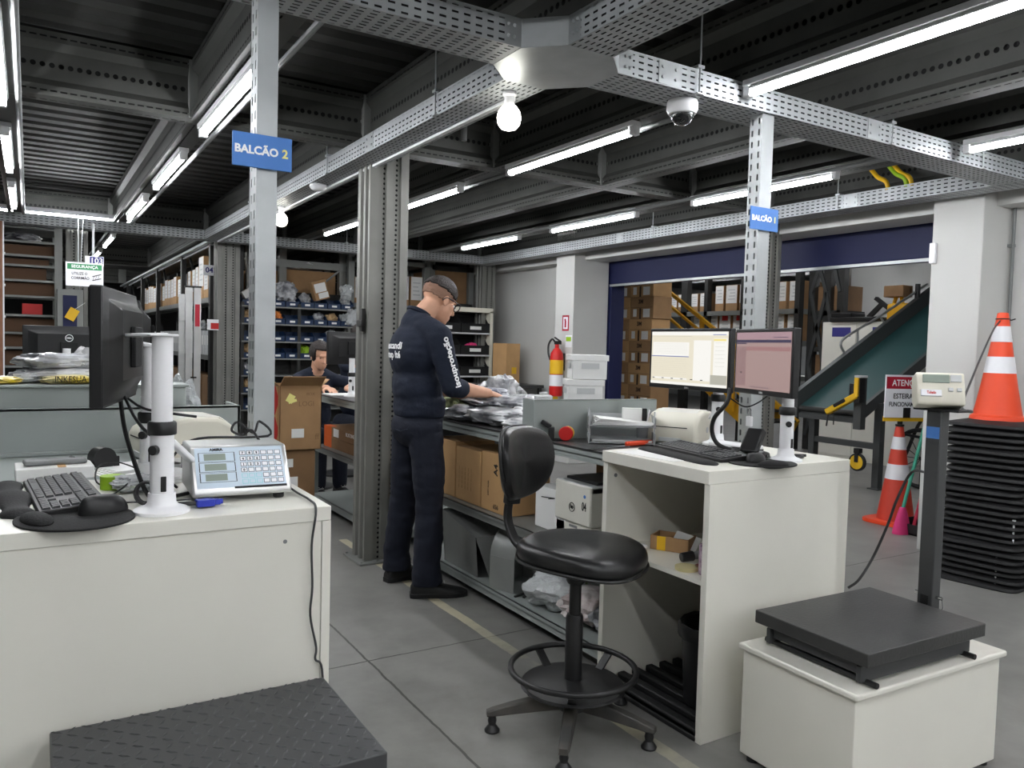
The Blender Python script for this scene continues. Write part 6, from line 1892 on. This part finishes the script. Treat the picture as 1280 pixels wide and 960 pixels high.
# ================================================================== CONVEYOR
t = thing('belt_conveyor', 'inclined green belt conveyor rising through the hall behind the opening', 'conveyor', (7.0, 5.12, 0))
sl = .52
x1 = 4.2
def zc(x): return .80 + sl * x
mb = MB()
mb.grid([[(0 + .03 * sin(a) * -1, y_, zc(0) - .03 + .03 * cos(a)) for a in (pi, pi * .75, pi / 2, pi / 4, 0)] + [(x1, y_, zc(x1))] for y_ in (-.33, .36)])
mb.build('belt', BELT, t)
def side(y0, y1, dz0, dz1, nm):
    MB().prism([(-.05, zc(-.05) + dz0), (x1, zc(x1) + dz0), (x1, zc(x1) + dz1), (-.05, zc(-.05) + dz1)], 'y', y0, y1).build(nm, CONVG, t)
side(.36, .42, -.1, .17, 'side_frame'); side(-.37, -.33, -.1, .03, 'side_frame'); side(-.3, .34, -.1, -.06, 'underframe')
MB().cyl((0, -.35, zc(0) - .03), (0, .38, zc(0) - .03), .03, n=16).build('end_roller', DARK, t)
for y_, x_ in ((-.37, .29), (.40, .29)):
    MB().box(x_ - .04, x_ + .04, y_ - .035, y_ + .035, 0, zc(x_) - .08).box(x_ - .07, x_ + .07, y_ - .06, y_ + .06, 0, .012).build('leg', CONVG, t)
for y_ in (-.37, .40): MB().box(2.9, 2.98, y_ - .035, y_ + .035, 0, zc(2.9) - .1).build('leg', CONVG, t)
MB().box(.26, .32, -.37, .4, .40, .46).build('cross_bar', CONVG, t)
hr = [at(px, py, y=5.52) - Vector((7, 5.1, 0)) for px, py in ((1061, 447), (1053, 428), (1074, 412), (1102, 395), (1161, 355))]
mb = MB().tube(hr, .015, 8)
q = at(1074, 437, y=5.52) - Vector((7, 5.1, 0)); mb.tube([hr[2], q], .012, 8)
q = at(1112, 412, y=5.52) - Vector((7, 5.1, 0)); mb.tube([hr[3], q], .012, 8)
mb.build('handrail', ALU, t)
MB().box(-.10, -.02, -.42, -.34, .62, 1.13).build('control_post', CONVG, t)
MB().cyl((-.06, -.38, 1.13), (-.06, -.38, 1.15), .06, n=20).build('top_disc', LGREY, t)
t = thing('hand_scanner', 'yellow and black hand scanner hooked on the conveyor post', 'scanner', (6.84, 4.72, .93))
MB().tube([(0, .02, .14), (0, .02, -.0)], .045, 12).build('holster', BLK, t)
MB().box(-.03, .05, -.06, .0, -.04, .2).build('bracket', BLK, t)
MB().bar((-.02, -.03, .03), (-.02, .30, -.16), .07, .06).build('body', YEL, t, bev=.012)
MB().bar((-.03, .08, -.02), (-.03, .2, -.09), .075, .035).build('grip', BLK, t, bev=.008)
MB().box(-.05, -.03, -.05, -.01, .02, .20).build('yellow_bracket', YEL, t)
MB().cyl((-.02, .28, -.14), (-.02, .30, -.3), .008, n=8).cyl((-.02, .22, -.14), (-.02, .22, -.28), .006, n=8).build('strap', DARK, t)
p = at(1083, 577, x=7.1)
t = thing('caster_wheel', 'yellow hubbed caster wheel below the conveyor cross bar', 'wheel', (7.12, 4.86, .27), rot=(0, 0, 0))
MB().lathe([(.07, -.02), (.09, -.015), (.09, .015), (.07, .02)], 28).build('tyre', BLKR, t, rot=(0, pi / 2, 0))
MB().lathe([(.02, -.024), (.072, -.02), (.072, .02), (.02, .024)], 24).build('hub', YEL, t, rot=(0, pi / 2, 0))
MB().box(-.03, .03, -.03, .03, .09, .14).box(-.03, -.025, -.02, .02, 0, .1).build('fork', BLK, t)
t = thing('hand_truck', 'dark trolley frame with a bicycle-like tyre behind the conveyor leg', 'trolley', (7.75, 4.58, 0))
MB().tube([(.0 + .0, .30 * cos(a) , .31 + .29 * sin(a)) for a in [2 * pi * j / 40 for j in range(40)]], .022, 8, closed=True).build('tyre', BLKR, t)
mb = MB()
for k in range(6):
    a = pi * k / 6; mb.tube([(0, .28 * cos(a), .31 + .28 * sin(a)), (0, -.28 * cos(a), .31 - .28 * sin(a))], .004, 6)
mb.build('spokes', DARK, t)
MB().tube([(.05, .2, .3), (.05, .0, .75), (.05, -.35, .8), (.05, -.35, .2)], .018, 8).tube([(-.05, .2, .55), (-.05, -.35, .5)], .015, 8).build('frame', BLK, t)

# ------------------------------------------------------------------ hall beyond: cabinets, machine, racks, stairs, boxes
t = thing('white_cabinet', 'white two-door cabinet with navy labels behind the conveyor', 'cabinet', (9.2, 6.19, 0))
MB().box(-.25, .25, -.62, .52, 0, 1.77).build('body', W, t, bev=.004)
for k, (a, b) in enumerate(((.02, .51), (-.61, -.01))):
    MB().box(-.262, -.251, a, b, .05, 1.76).build('door', W, t, bev=.002)
    MB().box(-.264, -.262, (a + b) / 2 - .17, (a + b) / 2 + .1, 1.58, 1.70).build('door_label', INKN, t)
t = thing('black_machine', 'black machine with a slanted arm on top of the white cabinet', 'machine', (9.1, 6.2, 1.771))
MB().box(-.2, .2, -.28, .38, 0, .06).box(-.15, .15, .1, .4, .06, .12).build('base', BLK, t, bev=.01)
MB().bar((0, -.05, .06), (0, -.22, .22), .05, .05).bar((0, -.14, .3), (0, -.38, .12), .06, .04).build('arm', BLK, t)
t = thing('yellow_machine', 'yellow strapped machine with brown top beside the black one', 'machine', (9.1, 5.72, 1.771))
MB().box(-.12, .12, -.16, .12, 0, .22).build('body', YELP, t, bev=.03)
MB().bar((0, .16, 0), (0, .06, .34), .04, .03).bar((0, -.06, 0), (0, .0, .3), .04, .03).build('straps', YEL, t)
MB().box(-.1, .1, -.08, .18, .3, .44).build('top_box', CARDD, t, bev=.01)
MB().cyl((0, -.2, .1), (0, -.2, .45), .03, n=10).build('black_post', BLK, t)
# X-braced rack with brown cartons
RX = 9.4
ya, yb_, yc = at(1052, 400, x=RX).y, at(1016, 400, x=RX).y, at(1035, 400, x=RX).y
t = thing('storage_rack', 'dark X-braced rack end behind the pinkish screen', 'rack', (RX, (ya + yb_) / 2, 0))
o = (ya + yb_) / 2; h = (yb_ - ya) / 2
for y_, w_ in ((-h, .05), (h, .05), (yc - o, .06)): MB().box(-.05, .05, y_ - w_, y_ + w_, 0, 2.9).build('upright', DARK, t)
for z0, z1 in ((.2, 1.2), (1.2, 2.2), (2.2, 2.9)):
    MB().bar((-.06, -h, z0), (-.06, yc - o, z1), .03, .05).bar((-.06, h, z1), (-.06, yc - o, z0), .03, .05).bar((-.06, yc - o, z1), (-.06, h, z0), .03, .05).build('brace', CONVG, t)
for z in (.55, 1.0, 1.45, 1.95): MB().box(-.05, .5, -h, h, z - .07, z).build('shelf_level', DARK, t)
for k, z in enumerate((.551, 1.001, 1.451, 1.951)):
    for j in (0, 1):
        carton('long brown carton, level %s from the floor of the X-braced rack, %s the cabinet' % (('one', 'two', 'three', 'four')[k], ('away from', 'beside')[1 - j]), (RX + .24, o + (-h / 2 if j == 0 else h / 2), z), 0, (.42, h * .93, .34), CARDD, name='cardboard_box', group='cartons in the X-braced rack')
# white fronted carton rack over the stairs
RX = 9.2
yy = lambda px, py=400: at(px, py, x=RX).y
t = thing('storage_rack', 'grey rack with white fronted cartons above the cream screen', 'rack', (RX, 8.6, 0))
for px, w_ in ((857, .07), (884, .035), (930, .04), (998, .04)): 
    MB().box(-.05, .05, yy(px) - 8.6 - w_, yy(px) - 8.6 + w_, 0, 2.7).build('upright', DARK, t)
Z1, Z2, Z3 = at(900, 389, x=RX).z, at(900, 352, x=RX).z, at(900, 425, x=RX).z
a_, b_ = yy(1000) - 8.6, yy(835) - 8.6
for z in (Z1, Z3, Z3 - .5, Z2 + .15): MB().box(-.05, .6, a_, b_, z - .07, z).build('shelf_level', STEEL, t)
k = 0
for lev, z, pxs, hh in (('upper', Z1, ((834, 843), (844, 852), (860, 869), (871, 880), (890, 901), (903, 918), (920, 938), (941, 955), (968, 979), (982, 998)), .40), ('lower', Z3, ((864, 876), (880, 895), (896, 911), (913, 930), (962, 978), (981, 998)), .42)):
    for j, (pa, pb) in enumerate(pxs):
        y0, y1 = yy(pb, 400), yy(pa, 400)
        c = wcarton('white fronted carton, %s from the brown boxes on the %s level of the hall rack' % (ORD[j], lev), (RX + .3, (y0 + y1) / 2, z + .001), (.5, abs(y1 - y0) - .01, hh * (.75 if j < 4 and lev == 'upper' else 1)), 'cartons in the hall rack', CARD)
        if lev == 'lower' and j in (2, 3): MB().box(-.2535, -.2515, -.06, .06, hh * .72, hh * .97).build('red_mark', REDP, c)
# stack of printed brown boxes
SX = 6.9
P0 = at(760, 400, x=SX).y; P1 = at(816, 400, x=SX).y
bw = (P0 - P1) / 2.02
bh = .29
ink3 = mat('box_print', (70, 52, 40), .7)
for r in range(8):
    for c in range(2):
        shift = (.0, .06, -.03, .03, 0, .05, -.02, .02)[r]
        y = P1 + bw * (.5 + c) + shift * bw * .6
        lab = 'brown printed carton, %s row from the floor, %s of the tall stack' % (ORD[r], ('screen side', 'shutter side')[c])
        b = carton(lab, (SX + .16, y, r * (bh + .002)), 0, (.32, bw - .006, bh), CARDL if (r + c) % 2 else CARD, name='cardboard_box', group='printed cartons in the tall stack')
        s = MB().box(-.1615, -.16, -.16, -.03, .02, .13)
        s.build('shipping_label', PAPER, b)
        s = MB().box(-.1615, -.16, .06 if c else .1, .14 if c else .17, .03, .13).build('shipping_label', PAPER, b)
        MB().box(-.1612, -.16, .01, .045, .0, .14).build('handle_slot', ink3, b)
        text('3M', .075, ink3, b, (-.1613, .02, .225), FX, 'print', bold=.003)
        MB().box(-.1608, -.16, -bw / 2 + .02, bw / 2 - .02, .148, .152).build('flap_seam', ink3, b)
# yellow stairs
t = thing('steel_stairs', 'yellow railed steel stairs behind the cream screen', 'stairs', (8.2, 8.0, 0))
def S(px, py, x=8.2): return at(px, py, x=x) - Vector((8.2, 8, 0))
mb = MB()
A0, A1 = S(833, 362), S(918, 432)
dz = A1 - A0
for k in range(4):
    o_ = Vector((0, 0, -.19 * k)); mb.bar(A0 + o_, A1 + o_ + dz * .25, .04, .05 if k == 0 else .035)
for f, hgt in ((0, 1.5), (.55, 1.0), (1.0, .9), (1.25, .9)):
    p_ = A0 + dz * f; mb.bar(p_ + Vector((0, 0, .02)), (p_.x, p_.y, max(-0.0, p_.z - hgt)), .05, .05)
mb.build('railing', YELP, t)
mb = MB()
B0, B1 = A0 + Vector((.1, 0, -.9)), A1 + dz * .25 + Vector((.1, 0, -.9))
mb.bar(B0, B1, .05, .2).bar(B0 + Vector((.8, 0, 0)), B1 + Vector((.8, 0, 0)), .05, .2)
mb.build('stringer', YELP, t)
for k in range(8):
    c_ = B0.lerp(B1, (k + .5) / 8); MB().box(c_.x, c_.x + .8, c_.y - .14, c_.y + .14, c_.z, c_.z + .03).build('tread', DARK, t)
# ================================================================== LIGHT AND VIEW
w = bpy.data.worlds.new('world'); SC.world = w
w.use_nodes = True
bg = w.node_tree.nodes['Background']
bg.inputs['Color'].default_value = (.8, .85, .9, 1)
bg.inputs['Strength'].default_value = .05
SC.view_settings.view_transform = 'Standard'
SC.view_settings.look = 'None'
SC.view_settings.gamma = 1
SC.view_settings.use_curve_mapping = False
SC.view_settings.exposure = EXPO
SC.cycles.max_bounces = 10
SC.cycles.transparent_max_bounces = 24
SC.cycles.use_denoising = True
SC.cycles.caustics_reflective = False
SC.cycles.caustics_refractive = False
SC.cycles.sample_clamp_indirect = 6
